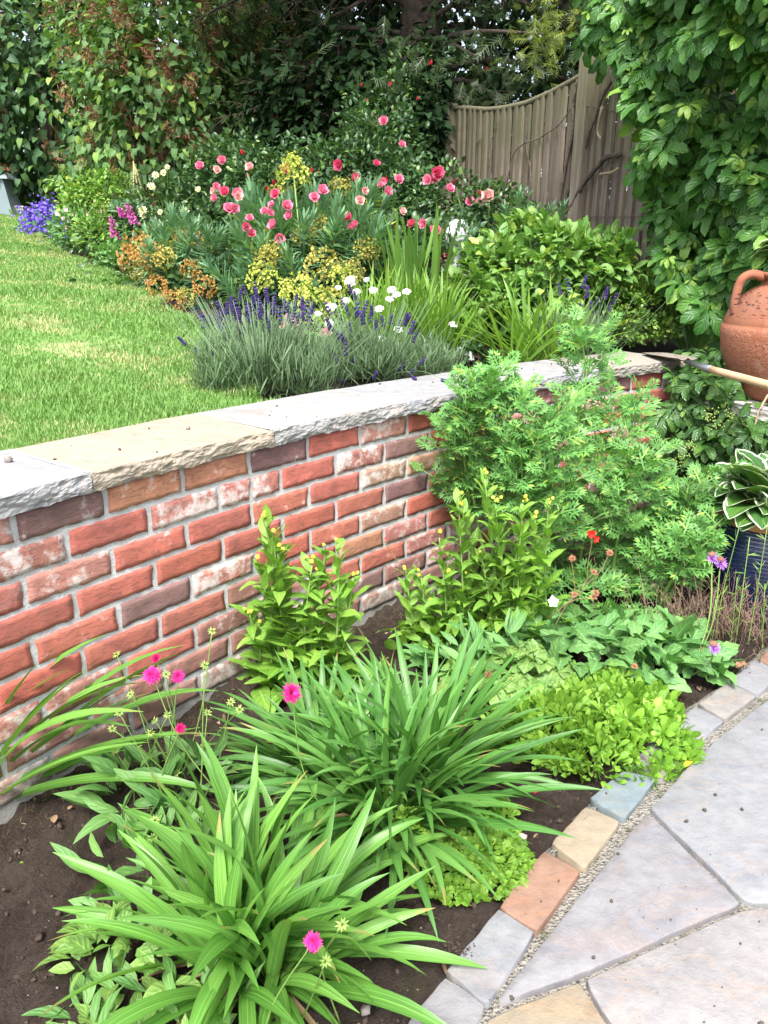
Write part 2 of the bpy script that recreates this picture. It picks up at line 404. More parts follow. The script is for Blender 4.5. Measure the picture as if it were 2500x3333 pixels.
def mortarmat():
    m, nt, out = nodes('lime_mortar'); pos = geo_pos(nt)
    n1 = noise_(nt, pos, 9, 4); n2 = noise_(nt, pos, 160, 4, .7); n3 = noise_(nt, pos, 420, 2)
    col = ramp_(nt, n1, [(.25, (.43, .43, .415)), (.75, (.62, .62, .60))])
    col = mix_(nt, ramp_(nt, n2, [(.62, 0.0), (.70, .55)]), col, (.72, .70, .67))
    col = mix_(nt, ramp_(nt, n3, [(.26, .5), (.32, 0.0)]), col, (.16, .145, .13))
    pz = nt.nodes.new('ShaderNodeSeparateXYZ'); gp_ = geo_pos(nt); nt.links.new(gp_, pz.inputs[0]); spl = math_(nt, 'ADD', pz.outputs[2], math_(nt, 'MULTIPLY', math_(nt, 'SUBTRACT', noise_(nt, gp_, 14, 5), .5), .20))
    col = mix_(nt, ramp_(nt, spl, [(.05, .55), (.16, 0.0)]), col, (.20, .165, .14))
    wsh = noise_(nt, gp_, 4.5, 5, .65); col = mix_(nt, ramp_(nt, wsh, [(.60, 0.0), (.76, .30)]), col, (.56, .52, .49))
    finish(nt, out, col, .95, bump_(nt, math_(nt, 'ADD', n2, math_(nt, 'MULTIPLY', n3, .5)), .9, .006), .2); return m

def stonemat(name, attr_tint=True, c1=(.40, .38, .36), c2=(.55, .52, .49), bandc=(.30, .29, .31), band=.75, rough=.75):
    """riven sandstone: object colour tints it, soft bedding bands, mica specks, grime"""
    m, nt, out = nodes(name); oi = nt.nodes.new('ShaderNodeObjectInfo'); pos = geo_pos(nt)
    mp = N_(nt, 'ShaderNodeMapping'); nt.links.new(pos, mp.inputs[0]); mp.inputs['Scale'].default_value = (1, 3.2, 1)
    rr = nt.nodes.new('ShaderNodeCombineXYZ'); nt.links.new(math_(nt, 'MULTIPLY', oi.outputs['Random'], 6.0), rr.inputs[2]); nt.links.new(rr.outputs[0], mp.inputs['Rotation'])
    dn = N_(nt, 'ShaderNodeTexNoise'); dn.inputs['Scale'].default_value = 3.2; dn.inputs['Detail'].default_value = 5; dn.inputs['Distortion'].default_value = 1.2; nt.links.new(mp.outputs[0], dn.inputs['Vector'])
    n1 = dn.outputs['Fac']; n2 = noise_(nt, pos, 30, 5, .6); n3 = noise_(nt, pos, 260, 3, .6)
    base = oi.outputs['Color']
    col = mix_(nt, ramp_(nt, n1, [(.35, 0.0), (.62, band)]), base, mix_(nt, 1.0, base, (.84, .85, .90), 'MULTIPLY'))
    col = mix_(nt, ramp_(nt, n1, [(.52, 0.0), (.56, band * .9), (.60, 0.0)]), col, mix_(nt, 1.0, base, (1.12, .98, .88), 'MULTIPLY'))
    col = mix_(nt, .6, col, mix_(nt, 1.0, col, ramp_(nt, n2, [(.25, .74), (.75, 1.2)]), 'MULTIPLY'))
    col = mix_(nt, ramp_(nt, n3, [(.70, 0.0), (.76, .55)]), col, (.75, .73, .70))
    col = mix_(nt, ramp_(nt, n3, [(.22, .55), (.27, 0.0)]), col, (.13, .12, .11))
    sn = nt.nodes.new('ShaderNodeMath'); sn.operation = 'SNAP'; nt.links.new(math_(nt, 'ADD', n1, math_(nt, 'MULTIPLY', n2, .12)), sn.inputs[0]); sn.inputs[1].default_value = .07
    dirt = noise_(nt, pos, 5.5, 6, .7); col = mix_(nt, ramp_(nt, dirt, [(.56, 0.0), (.72, .42)]), col, mix_(nt, 1.0, col, (.60, .55, .47), 'MULTIPLY'))
    h = math_(nt, 'ADD', math_(nt, 'MULTIPLY', sn.outputs[0], 2.2), math_(nt, 'ADD', math_(nt, 'MULTIPLY', n2, .6), math_(nt, 'MULTIPLY', n3, .12)))
    finish(nt, out, col, rough, bump_(nt, h, .6, .012), .3); return m

def soilmat():
    m, nt, out = nodes('garden_soil'); pos = geo_pos(nt)
    n1 = noise_(nt, pos, 5, 5); n2 = noise_(nt, pos, 55, 6, .7); n3 = noise_(nt, pos, 240, 4, .7)
    col = ramp_(nt, n1, [(.3, (.048, .033, .025)), (.7, (.118, .088, .070))])
    col = mix_(nt, ramp_(nt, n2, [(.35, .55), (.6, 0.0)]), col, (.03, .021, .017))
    col = mix_(nt, ramp_(nt, n3, [(.60, 0.0), (.68, .45)]), col, (.19, .155, .13))
    mo = noise_(nt, pos, 7.5, 3); 
    col = mix_(nt, ramp_(nt, mo, [(.60, 0.0), (.70, .35)]), col, (.055, .075, .022))
    finish(nt, out, col, .95, bump_(nt, math_(nt, 'ADD', n2, math_(nt, 'MULTIPLY', n3, .5)), 1.0, .03), .2); return m

def woodfence():
    m, nt, out = nodes('weathered_fence_board'); tc = nt.nodes.new('ShaderNodeTexCoord'); oi = nt.nodes.new('ShaderNodeObjectInfo'); pos = geo_pos(nt)
    mp = N_(nt, 'ShaderNodeMapping'); mp.inputs['Scale'].default_value = (38, 38, 1.4); nt.links.new(pos, mp.inputs[0])
    g = noise_(nt, mp.outputs[0], 2.0, 5, .6); a = noise_(nt, pos, 2.1, 3); b = noise_(nt, pos, 9, 3)
    col = ramp_(nt, g, [(.28, (.100, .083, .066)), (.72, (.255, .218, .180))])
    col = mix_(nt, 1.0, col, ramp_(nt, oi.outputs['Random'], [(0, (.78, .76, .76)), (1, (1.2, 1.15, 1.1))]), 'MULTIPLY')
    sz = nt.nodes.new('ShaderNodeSeparateXYZ'); nt.links.new(pos, sz.inputs[0])
    al = math_(nt, 'ADD', math_(nt, 'MULTIPLY', math_(nt, 'SUBTRACT', sz.outputs[2], 1.75), .55), math_(nt, 'ADD', math_(nt, 'MULTIPLY', a, .9), math_(nt, 'MULTIPLY', b, .35)))
    col = mix_(nt, math_(nt, 'MULTIPLY', ramp_(nt, al, [(.55, 0.0), (.85, 1.0)]), .5), col, (.085, .095, .034))
    finish(nt, out, col, .85, bump_(nt, g, .5, .006), .25); return m

def lawnmat(name):
    """grass colour: patches of green and of bleached straw that belong to the turf"""
    m, nt, out = nodes(name); pos = geo_pos(nt); r = rand_(nt)
    mp = N_(nt, 'ShaderNodeMapping'); mp.inputs['Scale'].default_value = (.75, 1.15, 0); nt.links.new(pos, mp.inputs[0])
    n1 = noise_(nt, mp.outputs[0], 1.5, 5, .65); n2 = noise_(nt, pos, 7, 3)
    dry = math_(nt, 'ADD', math_(nt, 'ADD', math_(nt, 'MULTIPLY', n1, 1.0), math_(nt, 'MULTIPLY', n2, .35)), math_(nt, 'MULTIPLY', r, .30))
    green = ramp_(nt, r, [(0, (.13, .265, .06)), (1, (.225, .38, .105))])
    straw = ramp_(nt, r, [(0, (.34, .36, .14)), (1, (.56, .53, .29))])
    col = mix_(nt, ramp_(nt, dry, [(.90, 0.0), (1.12, .85)]), green, straw)
    p = nt.nodes.new('ShaderNodeBsdfPrincipled'); nt.links.new(col, p.inputs['Base Color']); p.inputs['Roughness'].default_value = .6; p.inputs['Specular IOR Level'].default_value = .25
    t = nt.nodes.new('ShaderNodeBsdfTranslucent'); nt.links.new(mix_(nt, 1.0, col, (1.1, 1.15, .6), 'MULTIPLY'), t.inputs['Color'])
    x = nt.nodes.new('ShaderNodeMixShader'); x.inputs[0].default_value = .3
    nt.links.new(p.outputs[0], x.inputs[1]); nt.links.new(t.outputs[0], x.inputs[2]); nt.links.new(x.outputs[0], out.inputs['Surface']); return m

M_brick = brickmat(); M_mortar = mortarmat(); M_stone = stonemat('riven_sandstone'); M_soil = soilmat(); M_fence = woodfence(); M_lawn = lawnmat('lawn_grass')
M_bark = plainmat('bark', (.045, .033, .026), (.13, .10, .078), 14, .9, .9, 50, .2, .02)
M_vine = plainmat('vine_bark', (.05, .04, .032), (.15, .12, .095), 25, .9, .8, 90, .2, .008)
M_twig = plainmat('pale_twig', (.24, .17, .11), (.42, .32, .21), 20, .8, .3, 90)
M_stem = leafmat('green_stem', (.12, .22, .05), (.20, .32, .08), trans=0, vein=0, bump=0)
M_redstem = plainmat('wiry_stem', (.14, .12, .055), (.24, .18, .09), 20, .8, 0)

WC = np.array([5.7807, -3.0616]); WR = 8.0178        # centre and radius of the curved wall's face
def arc(a, r, z=0.0): return np.stack([WC[0] + r * np.cos(a), WC[1] + r * np.sin(a), np.zeros_like(a) + z], -1)
def unproj(px_, py_, Y):
    """point at depth Y (metres ahead) seen in the given direction of the photograph"""
    x = (px_ - 1250) / 2512; y = (1666.5 - py_) / 2512; c, s = math.cos(R(.21)), math.sin(R(.21)); x, y = c * x - s * y, s * x + c * y
    d = np.array([x, math.cos(R(18.8)) + y * math.sin(R(18.8)), -math.sin(R(18.8)) + y * math.cos(R(18.8))]); p = d * (Y / d[1]); p[2] += 1.25; return p
def ground(x, y):
    r = np.hypot(np.asarray(x) - WC[0], np.asarray(y) - WC[1]); return .71 + .105 * np.maximum(0, r - WR - .33)

# ================================================================== GROUND
def soil_h(P):
    rr = np.hypot(P[:, 0] - WC[0], P[:, 1] - WC[1]); q = np.c_[P[:, :2], 0 * rr]
    return -.02 + .025 * fbm(q * 3.1, 5) + .016 * fbm(q * 14, 7) + .013 * fbm(q * 40, 9) + .005 * fbm(q * 110, 12, 2) + .05 * np.clip((rr - 7.6) / .4, 0, 1) - .10 * np.clip((7.0 - rr) / .03, 0, 1)
def soil_front():
    def f(u, v):
        a = np.pi * (.55 + .36 * (1 - u)); 
        rr = 6.93 + (WR + .06 - 6.93) * v
        P = arc(a, rr, 0); P[:, 2] = soil_h(P); return P
    obj('soil_bed', grid(470, 170, f), M_soil, kind='structure')
soil_front()

def raised_soil():
    def f(u, v):
        a = np.pi * (.12 + .82 * (1 - u)); rr = WR + .22 + (v ** 1.6) * 14
        P = arc(a, rr, 0); P[:, 2] = ground(P[:, 0], P[:, 1]) - .03 + .025 * fbm(P * 5, 3); return P
    obj('raised_bed_soil', grid(90, 90, f), M_soil, kind='structure')
raised_soil()

obj('ground', grid(4, 4, lambda u, v: np.stack([(u - .5) * 120, (v - .4) * 120, 0 * u - .28], 1)), M_soil, kind='structure')
EDGE = np.array([(-0.532, 2.698, 0.731), (-0.611, 2.973, 0.756), (-0.759, 3.501, 0.806), (-0.993, 4.174, 0.874), (-1.216, 4.548, 0.919), (-1.797, 5.658, 1.046), (-2.268, 6.141, 1.117), (-2.883, 7.264, 1.249), (-3.298, 7.961, 1.333), (-4.103, 9.572, 1.518), (-4.637, 10.544, 1.633), (-4.75, 11.2, 1.68), (-5.2, 12.5, 1.8)])[:, :2]
def edge_x(y): return np.interp(y, EDGE[:, 1], EDGE[:, 0])
def edge_noise(y): return .05 * np.sin(y * 5.3) + .04 * np.sin(y * 11.7 + 1)
def lawn():
    def f(u, v):
        y = 1.2 + 11 * v ** 1.3
        xr = np.where(y < 2.72, 9, edge_x(y) + edge_noise(y)); 
        # behind the wall: stop on the coping's back edge
        xw = WC[0] - np.sqrt(np.maximum((WR + .31) ** 2 - (y - WC[1]) ** 2, 0)); xr = np.minimum(xr, xw)
        xl = xr - 12; x = xl + (xr - xl) * u
        P = np.stack([x, y, ground(x, y) + .012 * fbm(np.stack([x, y, 0 * x], 1) * 1.5, 2)], 1); return P
    obj('lawn', grid(60, 110, f), M_lawn, kind='structure')
    # blades: dense and short near the wall, sparser and broader far away
    n = 300000; y = 1.30 + 9.2 * rng.random(n) ** 2.1
    xr = np.where(y < 2.72, 9, edge_x(y) + edge_noise(y)); xw = WC[0] - np.sqrt(np.maximum((WR + .325) ** 2 - (y - WC[1]) ** 2, 0)); xr = np.minimum(xr, xw)
    x = xr - rng.random(n) ** 1.25 * (.80 * y + .5 + xr).clip(.25, 9)
    k = (x > -.80 * y - .5); x, y, xr, xw = x[k], y[k], xr[k], xw[k]; n = len(x)
    z = ground(x, y) + .008
    tuft = fbm(np.stack([x, y, 0 * x], 1) * 2.3, 21); edge = np.exp(-((xr - x) / .06) ** 2)
    h = (.010 + .010 * rng.random(n)) * (1 + .55 * tuft.clip(-.6, 1)) * (1 + 1.0 * edge) * (1 + .05 * y); w = (.0013 + .0012 * rng.random(n)) * (1 + .28 * (y - 1.3))
    az = rng.random(n) * 6.283; lean = rng.uniform(.2, 1.3, n); wind = 2.2
    dx, dy = np.cos(az), np.sin(az); px, py = -dy, dx
    b = np.stack([x, y, z - .01], 1); s = np.stack([px, py, 0 * px], 1) * w[:, None]
    m1 = b + np.stack([dx * lean * .35 * h, dy * lean * .35 * h, h * .6], 1); tip = b + np.stack([dx * lean * h, dy * lean * h, h * .95 + .008], 1)
    V = np.stack([b - s, b + s, m1 + s * .8, m1 - s * .8, tip], 1).reshape(-1, 3)
    o = np.arange(n)[:, None] * 5; L = np.concatenate([o + np.array([[0, 1, 2, 3]]), o + np.array([[3, 2, 4]])], 1).ravel()
    g = Geo(); g.V = V; g.L = L; g.T = np.tile([4, 3], n); g.U = np.tile(np.array([[0, 0], [1, 0], [1, .5], [0, .5], [.5, 1]]), (n, 1))
    obj('lawn_grass', g, M_lawn, kind='stuff')
lawn()

# ------------------------------------------------------------------ patio: mortar bed, setts, flagstones
def patio_base():
    def f(u, v):
        a = np.pi * (.50 + .36 * (1 - u)); rr = 1.0 + (6.99 - 1.0) * v; rr = np.where(v > .995, 6.99 + .004 * np.sin(a * 160), rr)
        P = arc(a, rr, 0); P[:, 2] = -.004 + .003 * fbm(P * 22, 4) - np.where(v > .99, .03, 0); return P
    return obj('patio', grid(150, 80, f), M_grout, kind='structure')
def groutmat():
    m, nt, out = nodes('gritty_joint_mortar'); pos = geo_pos(nt)
    n1 = noise_(nt, pos, 12, 4); n2 = noise_(nt, pos, 90, 5, .7)
    vo = N_(nt, 'ShaderNodeTexVoronoi'); vo.inputs['Scale'].default_value = 150; nt.links.new(pos, vo.inputs['Vector'])
    col = ramp_(nt, n1, [(.3, (.20, .185, .155)), (.7, (.31, .29, .25))])
    col = mix_(nt, ramp_(nt, n2, [(.36, .9), (.46, 0.0)]), col, (.05, .042, .034))
    col = mix_(nt, ramp_(nt, noise_(nt, pos, 11, 3), [(.60, 0.0), (.68, .6)]), col, (.06, .075, .025))
    col = mix_(nt, .5, col, mix_(nt, 1.0, col, ramp_(nt, vo.outputs['Distance'], [(.1, .55), (.5, 1.3)]), 'MULTIPLY'))
    finish(nt, out, col, .95, bump_(nt, math_(nt, 'ADD', n2, vo.outputs['Distance']), 1.0, .008), .2); return m
M_grout = groutmat()
PATIO = patio_base()

def slab(name, poly, z0, z1, color, seed, parent, wob=.002, bev=.003, rel=.004):
    """stone with an uneven hand-dressed outline, softened arris and a slightly riven top"""
    rs = np.random.default_rng(seed); P = [np.array(p[:2], float) for p in poly]; c = sum(P) / len(P); P = [p_ + (p_ - c) / np.linalg.norm(p_ - c) * .0035 for p_ in P]
    pts = []
    for i in range(len(P)):
        a, b = P[i], P[(i + 1) % len(P)]; L = np.linalg.norm(b - a); m = max(3, int(L / .018)); nrmv = np.array([b[1] - a[1], a[0] - b[0]]) / max(L, 1e-6)
        for t in np.linspace(0, 1, m, endpoint=False):
            q = a + (b - a) * t; e = min(t, 1 - t) * L
            q = q + nrmv * wob * (vnoise(np.array([[t * L * 28 + seed * 7.1, i * 3.3, 0]]))[0] + .5 * vnoise(np.array([[t * L * 90, i * 5.3, seed * 1.7]]))[0])
            if e < .005: q = q + (c - q) / np.linalg.norm(c - q) * (.005 - e) * .6
            pts.append(q)
    pts = np.array(pts); n = len(pts); cc = pts.mean(0); dirv = cc - pts; dl = np.linalg.norm(dirv, axis=1, keepdims=True); dirv = dirv / dl
    rings = [(0, z0), (0, z1 - bev), (bev * .35, z1 - bev * .3), (bev * 1.2, z1)]
    V = [np.c_[pts + dirv * o, np.full(n, z)] for o, z in rings]
    for fr in (.3, .6, .85): V.append(np.c_[pts + dirv * (bev * 1.2 + (dl - bev * 1.2) * fr), np.full(n, z1)])
    V.append(np.array([[cc[0], cc[1], z1]])); V = np.vstack(V)
    top = V[:, 2] > z1 - bev * .5; V[top, 2] += rel * fbm(V[top] * 9 + seed, seed, 3) * .6
    L = []; T = []
    for k in range(6):
        for j in range(n): q = (j + 1) % n; L += [k * n + j, k * n + q, (k + 1) * n + q, (k + 1) * n + j]; T.append(4)
    for j in range(n): L += [6 * n + j, 6 * n + (j + 1) % n, 7 * n]; T.append(3)
    o = obj(name, Geo().add(V, L, T), M_stone, parent); o.color = (*color, 1); return o

GREY = (.215, .216, .220); BLUE = (.165, .20, .205); PINK = (.25, .15, .105); BUFF = (.27, .22, .155); MAUVE = (.212, .203, .206); PALE = (.262, .245, .235); WARM = (.235, .22, .20)
setts = [
 ([(0.045, 0.958, 0.000), (0.114, 1.045, 0.000), (0.177, 0.991, 0.000), (0.131, 0.929, 0.000)], MAUVE),
 ([(0.118, 1.057, 0.000), (0.230, 1.195, 0.000), (0.290, 1.141, 0.000), (0.185, 0.997, 0.000)], GREY),
 ([(0.234, 1.201, 0.000), (0.351, 1.348, 0.000), (0.415, 1.293, 0.000), (0.296, 1.144, 0.000)], PINK),
 ([(0.375, 1.379, 0.000), (0.478, 1.496, 0.000), (0.543, 1.447, 0.000), (0.430, 1.308, 0.000)], BUFF),
 ([(0.495, 1.523, 0.000), (0.604, 1.627, 0.000), (0.675, 1.594, 0.000), (0.556, 1.457, 0.000)], BLUE),
 ([(0.618, 1.643, 0.000), (0.722, 1.749, 0.000), (0.813, 1.727, 0.000), (0.689, 1.599, 0.000)], MAUVE),
 ([(0.739, 1.771, 0.000), (0.896, 1.918, 0.000), (0.948, 1.849, 0.000), (0.816, 1.735, 0.000)], GREY),
 ([(0.912, 1.931, 0.000), (1.041, 2.045, 0.000), (1.094, 1.972, 0.000), (0.957, 1.858, 0.000)], WARM),
 ([(1.053, 2.057, 0.000), (1.189, 2.181, 0.000), (1.225, 2.097, 0.000), (1.104, 1.984, 0.000)], GREY),
 ([(1.203, 2.195, 0.000), (1.325, 2.308, 0.000), (1.379, 2.242, 0.000), (1.241, 2.114, 0.000)], PINK)]
for i, (p, c) in enumerate(setts): slab('sett', p, -.05, .010 + .002 * (i % 3), c, 40 + i, PATIO, .0018, .0026, .005)
flags = [
 ([(0.614, 1.473, 0.000), (0.715, 1.211, 0.000), (0.360, 1.055, 0.000), (0.210, 1.000, 0.000), (0.205, 1.005, 0.000)], MAUVE),
 ([(0.630, 1.490, 0.000), (0.764, 1.632, 0.000), (0.903, 1.766, 0.000), (1.122, 1.951, 0.000), (1.427, 2.183, 0.000), (2.0, 1.75), (1.35, 1.22), (0.733, 1.216, 0.000)], GREY),
 ([(0.367, 1.040, 0.000), (0.723, 1.196, 0.000), (1.33, 1.20), (1.9, .75), (1.2, .25), (.62, .55), (0.388, 0.963, 0.000)], PALE),
 ([(0.181, 0.964, 0.000), (0.349, 1.032, 0.000), (0.374, 0.965, 0.000), (.58, .55), (.36, .46), (.10, .74)], BUFF),
 ([(.07, .73), (.34, .44), (.0, .1), (-.25, .42)], GREY)]
for i, (p, c) in enumerate(flags): slab('flagstone', p, -.05, .012, c, 70 + i, PATIO, .0014, .003, .004)

# grit loose in the joints and on the soil
def rocks(n, place, smin, smax, seed):
    rs = np.random.default_rng(seed); T = []
    for k in range(5):
        b = ball(1, 5, 3); b.V *= 1 + .5 * vnoise(b.V * 2.3 + k * 9, k)[:, None]; b.V *= np.array([1, .8, .65]); T.append(b)
    P = place(rs, n); n = len(P); d = nrm(rs.normal(size=(n, 3))); M = frames(d, rs.normal(size=(n, 3)), smin + (smax - smin) * rs.random(n) ** 5)
    return joined(T, rs.integers(0, 5, n), M, P)
M_clod = plainmat('soil_clod', (.045, .031, .024), (.10, .074, .058), 30, .98, 1.0, 300, .1)
M_pebble = plainmat('pebble', (.10, .08, .07), (.27, .24, .22), 22, .8, .3, 200)
def soil_place(rs, n):
    a = np.pi * (.60 + .24 * rs.random(n)); r = 7.02 + .96 * rs.random(n); P = arc(a, r, 0); P[:, 2] = soil_h(P) + .001; return P
obj('soil_clods', rocks(10000, soil_place, .0016, .010, 3), M_clod, kind='stuff')
obj('soil_pebbles', rocks(420, soil_place, .002, .010, 4), M_pebble, kind='stuff')
def joint_place(rs, n):
    segs = [((0.209, 0.998, 0.000), (0.359, 1.049, 0.000)), ((0.359, 1.049, 0.000), (0.720, 1.203, 0.000)), ((0.622, 1.481, 0.000), (0.724, 1.212, 0.000)), ((0.184, 0.989, 0.000), (0.292, 1.137, 0.000)), ((0.295, 1.137, 0.000), (0.421, 1.295, 0.000)), ((0.426, 1.304, 0.000), (0.550, 1.447, 0.000)), ((0.555, 1.452, 0.000), (0.806, 1.718, 0.000)), ((0.815, 1.731, 0.000), (1.143, 1.998, 0.000)), ((0.359, 1.043, 0.000), (0.381, 0.965, 0.000)), ((0.721, 1.207, 0.000), (0.784, 1.232, 0.000))]
    L = np.array([math.dist(a[:2], b[:2]) for a, b in segs]); k = rs.choice(len(segs), n, p=L / L.sum()); t = rs.random(n)[:, None]
    a = np.array([s[0] for s in segs])[k]; b = np.array([s[1] for s in segs])[k]; P = a + (b - a) * t + rs.normal(size=(n, 3)) * .005; P[:, 2] = -.008; return P
M_grit = plainmat('joint_grit', (.05, .042, .035), (.34, .31, .26), 60, .9, .2, 200)
obj('joint_grit', rocks(700, joint_place, .001, .0048, 5), M_grit, kind='stuff')
# concrete haunching along the bed side of the setts
def haunch(u, v):
    a = np.pi * (.585 + .26 * (1 - u)); r = 6.972 + .055 * v + .006 * np.sin(a * 70) ; P = arc(a, r, 0); P[:, 2] = .002 - .055 * v ** 1.4 + .006 * fbm(P * 30, 6); return P
obj('kerb_haunching', grid(260, 5, haunch), M_grout, kind='structure')

# ================================================================== WALL
PITCH_A = .225 / WR
wall = thing('brick_wall', 'long curved red brick retaining wall with pale stone coping in front of the lawn', 'wall', arc(np.array(2.4), WR)[None][0])
ZT = .7242
def wall_core():
    a0, a1 = 2.155, 2.90
    g = Geo()
    def face(u, v): a = a0 + (a1 - a0) * u; P = arc(a, WR + .0046 + .0010 * fbm(np.stack([u * 400, v * 60, 0 * u], 1), 3), -.10); P[:, 2] = -.10 + (ZT + .10) * v; return P
    g.addg(grid(420, 60, face))
    g.addg(grid(60, 1, lambda u, v: arc(a0 + (a1 - a0) * u, WR + .01 + .24 * v, ZT)))
    g.addg(grid(60, 1, lambda u, v: np.c_[arc(a0 + (a1 - a0) * u, WR + .25)[:, :2], -.1 + (ZT + .1) * v]))
    g.addg(grid(1, 1, lambda u, v: np.c_[arc(a0 + 0 * u, WR + .0065 + .24 * u)[:, :2], -.1 + (ZT + .1) * v]))
    obj('mortar', g, M_mortar, wall)
wall_core()
# bricks: red, washed pink, purple, buff and limed ones, course by course from left to right as far as they show
PAL = {'r': ((.44, .100, .062), .24), 'd': ((.42, .078, .044), .10), 'p': ((.45, .165, .13), .56), 'v': ((.20, .085, .085), .26), 'o': ((.45, .175, .09), .32), 'b': ((.46, .24, .15), .55), 'w': ((.43, .14, .10), .64), 'k': ((.30, .115, .09), .38), 's': ((.33, .17, .13), .62)}
ROWS = ['p v o o v r p d k r p r v r r b r r o r p r',
        'w w r w w r w v d r p r b r r v r r p b p r',
        'r p r r r r b b d p r v d r w r r b r o r p',
        'b r r d r d r v r d r p r b r r d r r p r r',
        'd r v w d r b d r v p r r d w r r r v r p r',
        'k d r r k d o p r k r r d b r p r r b r r k',
        'p p r k p r r p b r w r v r p r r p r r b r',
        'o p p k k p v k p r k s p k r k p s r k p k',
        's k k s s k s k s s k p s k s k s k s s k s']
def brick_mesh(seed, L=.2105, Hh=.0612, D=.10):
    rs = np.random.default_rng(seed)
    def f(u, v):
        x = (u - .5) * L; z = (v - .5) * Hh; e = np.minimum(np.minimum(u, 1 - u) * L, np.minimum(v, 1 - v) * Hh)
        q = np.stack([x, 0 * x, z], 1)
        x2 = x + .0034 * vnoise(q * 45 + seed * 3.7, 1) * (np.minimum(u, 1 - u) < .02); z2 = z + .0036 * vnoise(q * 50 + seed * 5.1, 2) * (np.minimum(v, 1 - v) < .02)
        y = -.0018 * fbm(q * 40 + seed * 9.3, 3) + .0010 * np.exp(-e / .0012); return np.stack([x2, y, z2], 1)
    g = grid(14, 5, f); n = len(g.V); nu, nv = 14, 5
    bd = [i for i in range(nu + 1)] + [(k + 1) * (nu + 1) + nu for k in range(nv)] + [nv * (nu + 1) + nu - 1 - i for i in range(nu)] + [(nv - 1 - k) * (nu + 1) for k in range(nv - 1)]
    B = g.V[bd].copy(); B[:, 1] += .03; m = len(bd); L_ = []
    for i in range(m): j = (i + 1) % m; L_ += [bd[j], bd[i], n + i, n + j]
    g2 = Geo(); g2.V = np.vstack([g.V, B]); g2.L = np.concatenate([g.L, np.array(L_)]); g2.T = np.concatenate([g.T, [4] * m]); g2.U = np.vstack([g.U, np.full((m, 2), .5)])
    return g2
BRICKS = [mk('brick', brick_mesh(s), M_brick) for s in range(8)]
HALF = [mk('brick', brick_mesh(s + 20, L=.098), M_brick) for s in range(2)]
wl0 = np.array(wall.location)
def put_brick(a, z, mesh, key, root, tilt=0):
    b = bpy.data.objects.new('brick', mesh); COL.objects.link(b); b.parent = root
    p = arc(np.array(a), WR)[None][0] - np.array(root.location); b.location = (p[0], p[1], z + random.uniform(-.0015, .0015)); b.rotation_euler = (random.uniform(-.012, .012), random.uniform(-.008, .008), a - math.pi / 2)
    c, al = PAL[key]; j = random.uniform(.86, 1.14); b.color = (c[0] * j, c[1] * j * random.uniform(.9, 1.1), c[2] * j, min(1, max(0, al + random.uniform(-.1, .14))))
for r_, row in enumerate(ROWS):
    keys = row.split(); k0 = 90.66 if r_ % 2 == 0 else 91.15
    z = ZT - .075 * (r_ + .5) - .001
    for i in range(-9, 26):
        k = k0 - i - (.0 if r_ % 2 == 0 else 0); a = k * PITCH_A
        if a < 2.163 or a > 2.88: continue
        key = keys[i] if 0 <= i < len(keys) else random.choice('rrpdk')
        if r_ == 1 and i == 4:
            put_brick(a + .25 * PITCH_A, z, HALF[0], 'w', wall); put_brick(a - .25 * PITCH_A, z, HALF[1], 'w', wall); continue
        put_brick(a, z, BRICKS[random.randrange(8)], key, wall)

def coping(a_hi, a_lo, color, seed, zt=.77, zb=.7255, rf=WR - .022, rb=WR + .335, root=None):
    na = max(8, int((a_hi - a_lo) * WR / .008)); H_ = zt - zb
    prof = []                                             # outline across the stone: (inset from front, z)
    def f(u, v):
        a = a_hi + (a_lo - a_hi) * u
        q = np.stack([a * WR, 0 * a, 0 * a], 1)
        # v runs: front bottom -> front top -> back top -> back bottom
        r = np.where(v < .5, rf, rf + (rb - rf) * np.clip((v - .5) / .35, 0, 1)); z = np.where(v < .5, zb + H_ * np.clip(v / .46, 0, 1), np.where(v < .86, zt, zt - H_ * (v - .86) / .14))
        P3 = np.stack([a * WR * 1.0, z * 2.2, v * 0], 1)
        fr = (v < .5)
        chip = .0045 * fbm(P3 * 13, 3, 5) + .006 * np.abs(fbm(P3 * 30, 5, 4)) - .003
        r = r + np.where(fr, chip + .006 * ((v / .5 - .5) ** 2) * 2, 0) + np.where((v >= .5) & (v < .54), .004 + .004 * vnoise(q * 30, seed), 0)
        r = r + np.where(v > .8, .006 * fbm(q * 9 + seed, seed + 2), 0)
        z = z + np.where(v < .04, .004 * fbm(q * 22, seed + 3), 0) + np.where((v >= .5) & (v < .86), .0014 * fbm(np.stack([a * WR * 6, r * 6, 0 * a], 1), seed + 8), 0) - np.where((v >= .48) & (v < .51), .0025, 0)
        return arc(a, r, 0) + np.stack([0 * z, 0 * z, z], 1)
    g = grid(na, 36, f)
    for end in (0, 1):
        idx = np.arange(37) * (na + 1) + (na if end else 0); L = idx if end else idx[::-1]; g.L = np.concatenate([g.L, L]); g.T = np.concatenate([g.T, [37]])
    # front is seen from inside the curve: flip so that normals face out
    o = obj('coping_stone', g, M_stone, root or wall, smooth=False); o.color = (*color, 1); return o
cj = [2.90, 2.82, 2.74, 2.66, 2.585, 2.5075, 2.4365, 2.3655, 2.298, 2.222, 2.150]
cc = [(.30, .29, .27), (.28, .28, .285), (.33, .30, .25), (.28, .28, .285), (.292, .288, .284), (.345, .29, .22), (.305, .295, .28), (.285, .283, .284), (.295, .292, .29), (.33, .305, .26)]
for i in range(len(cj) - 1): coping(cj[i] - .00025, cj[i + 1] + .00025, cc[i], 2 + i * 3)

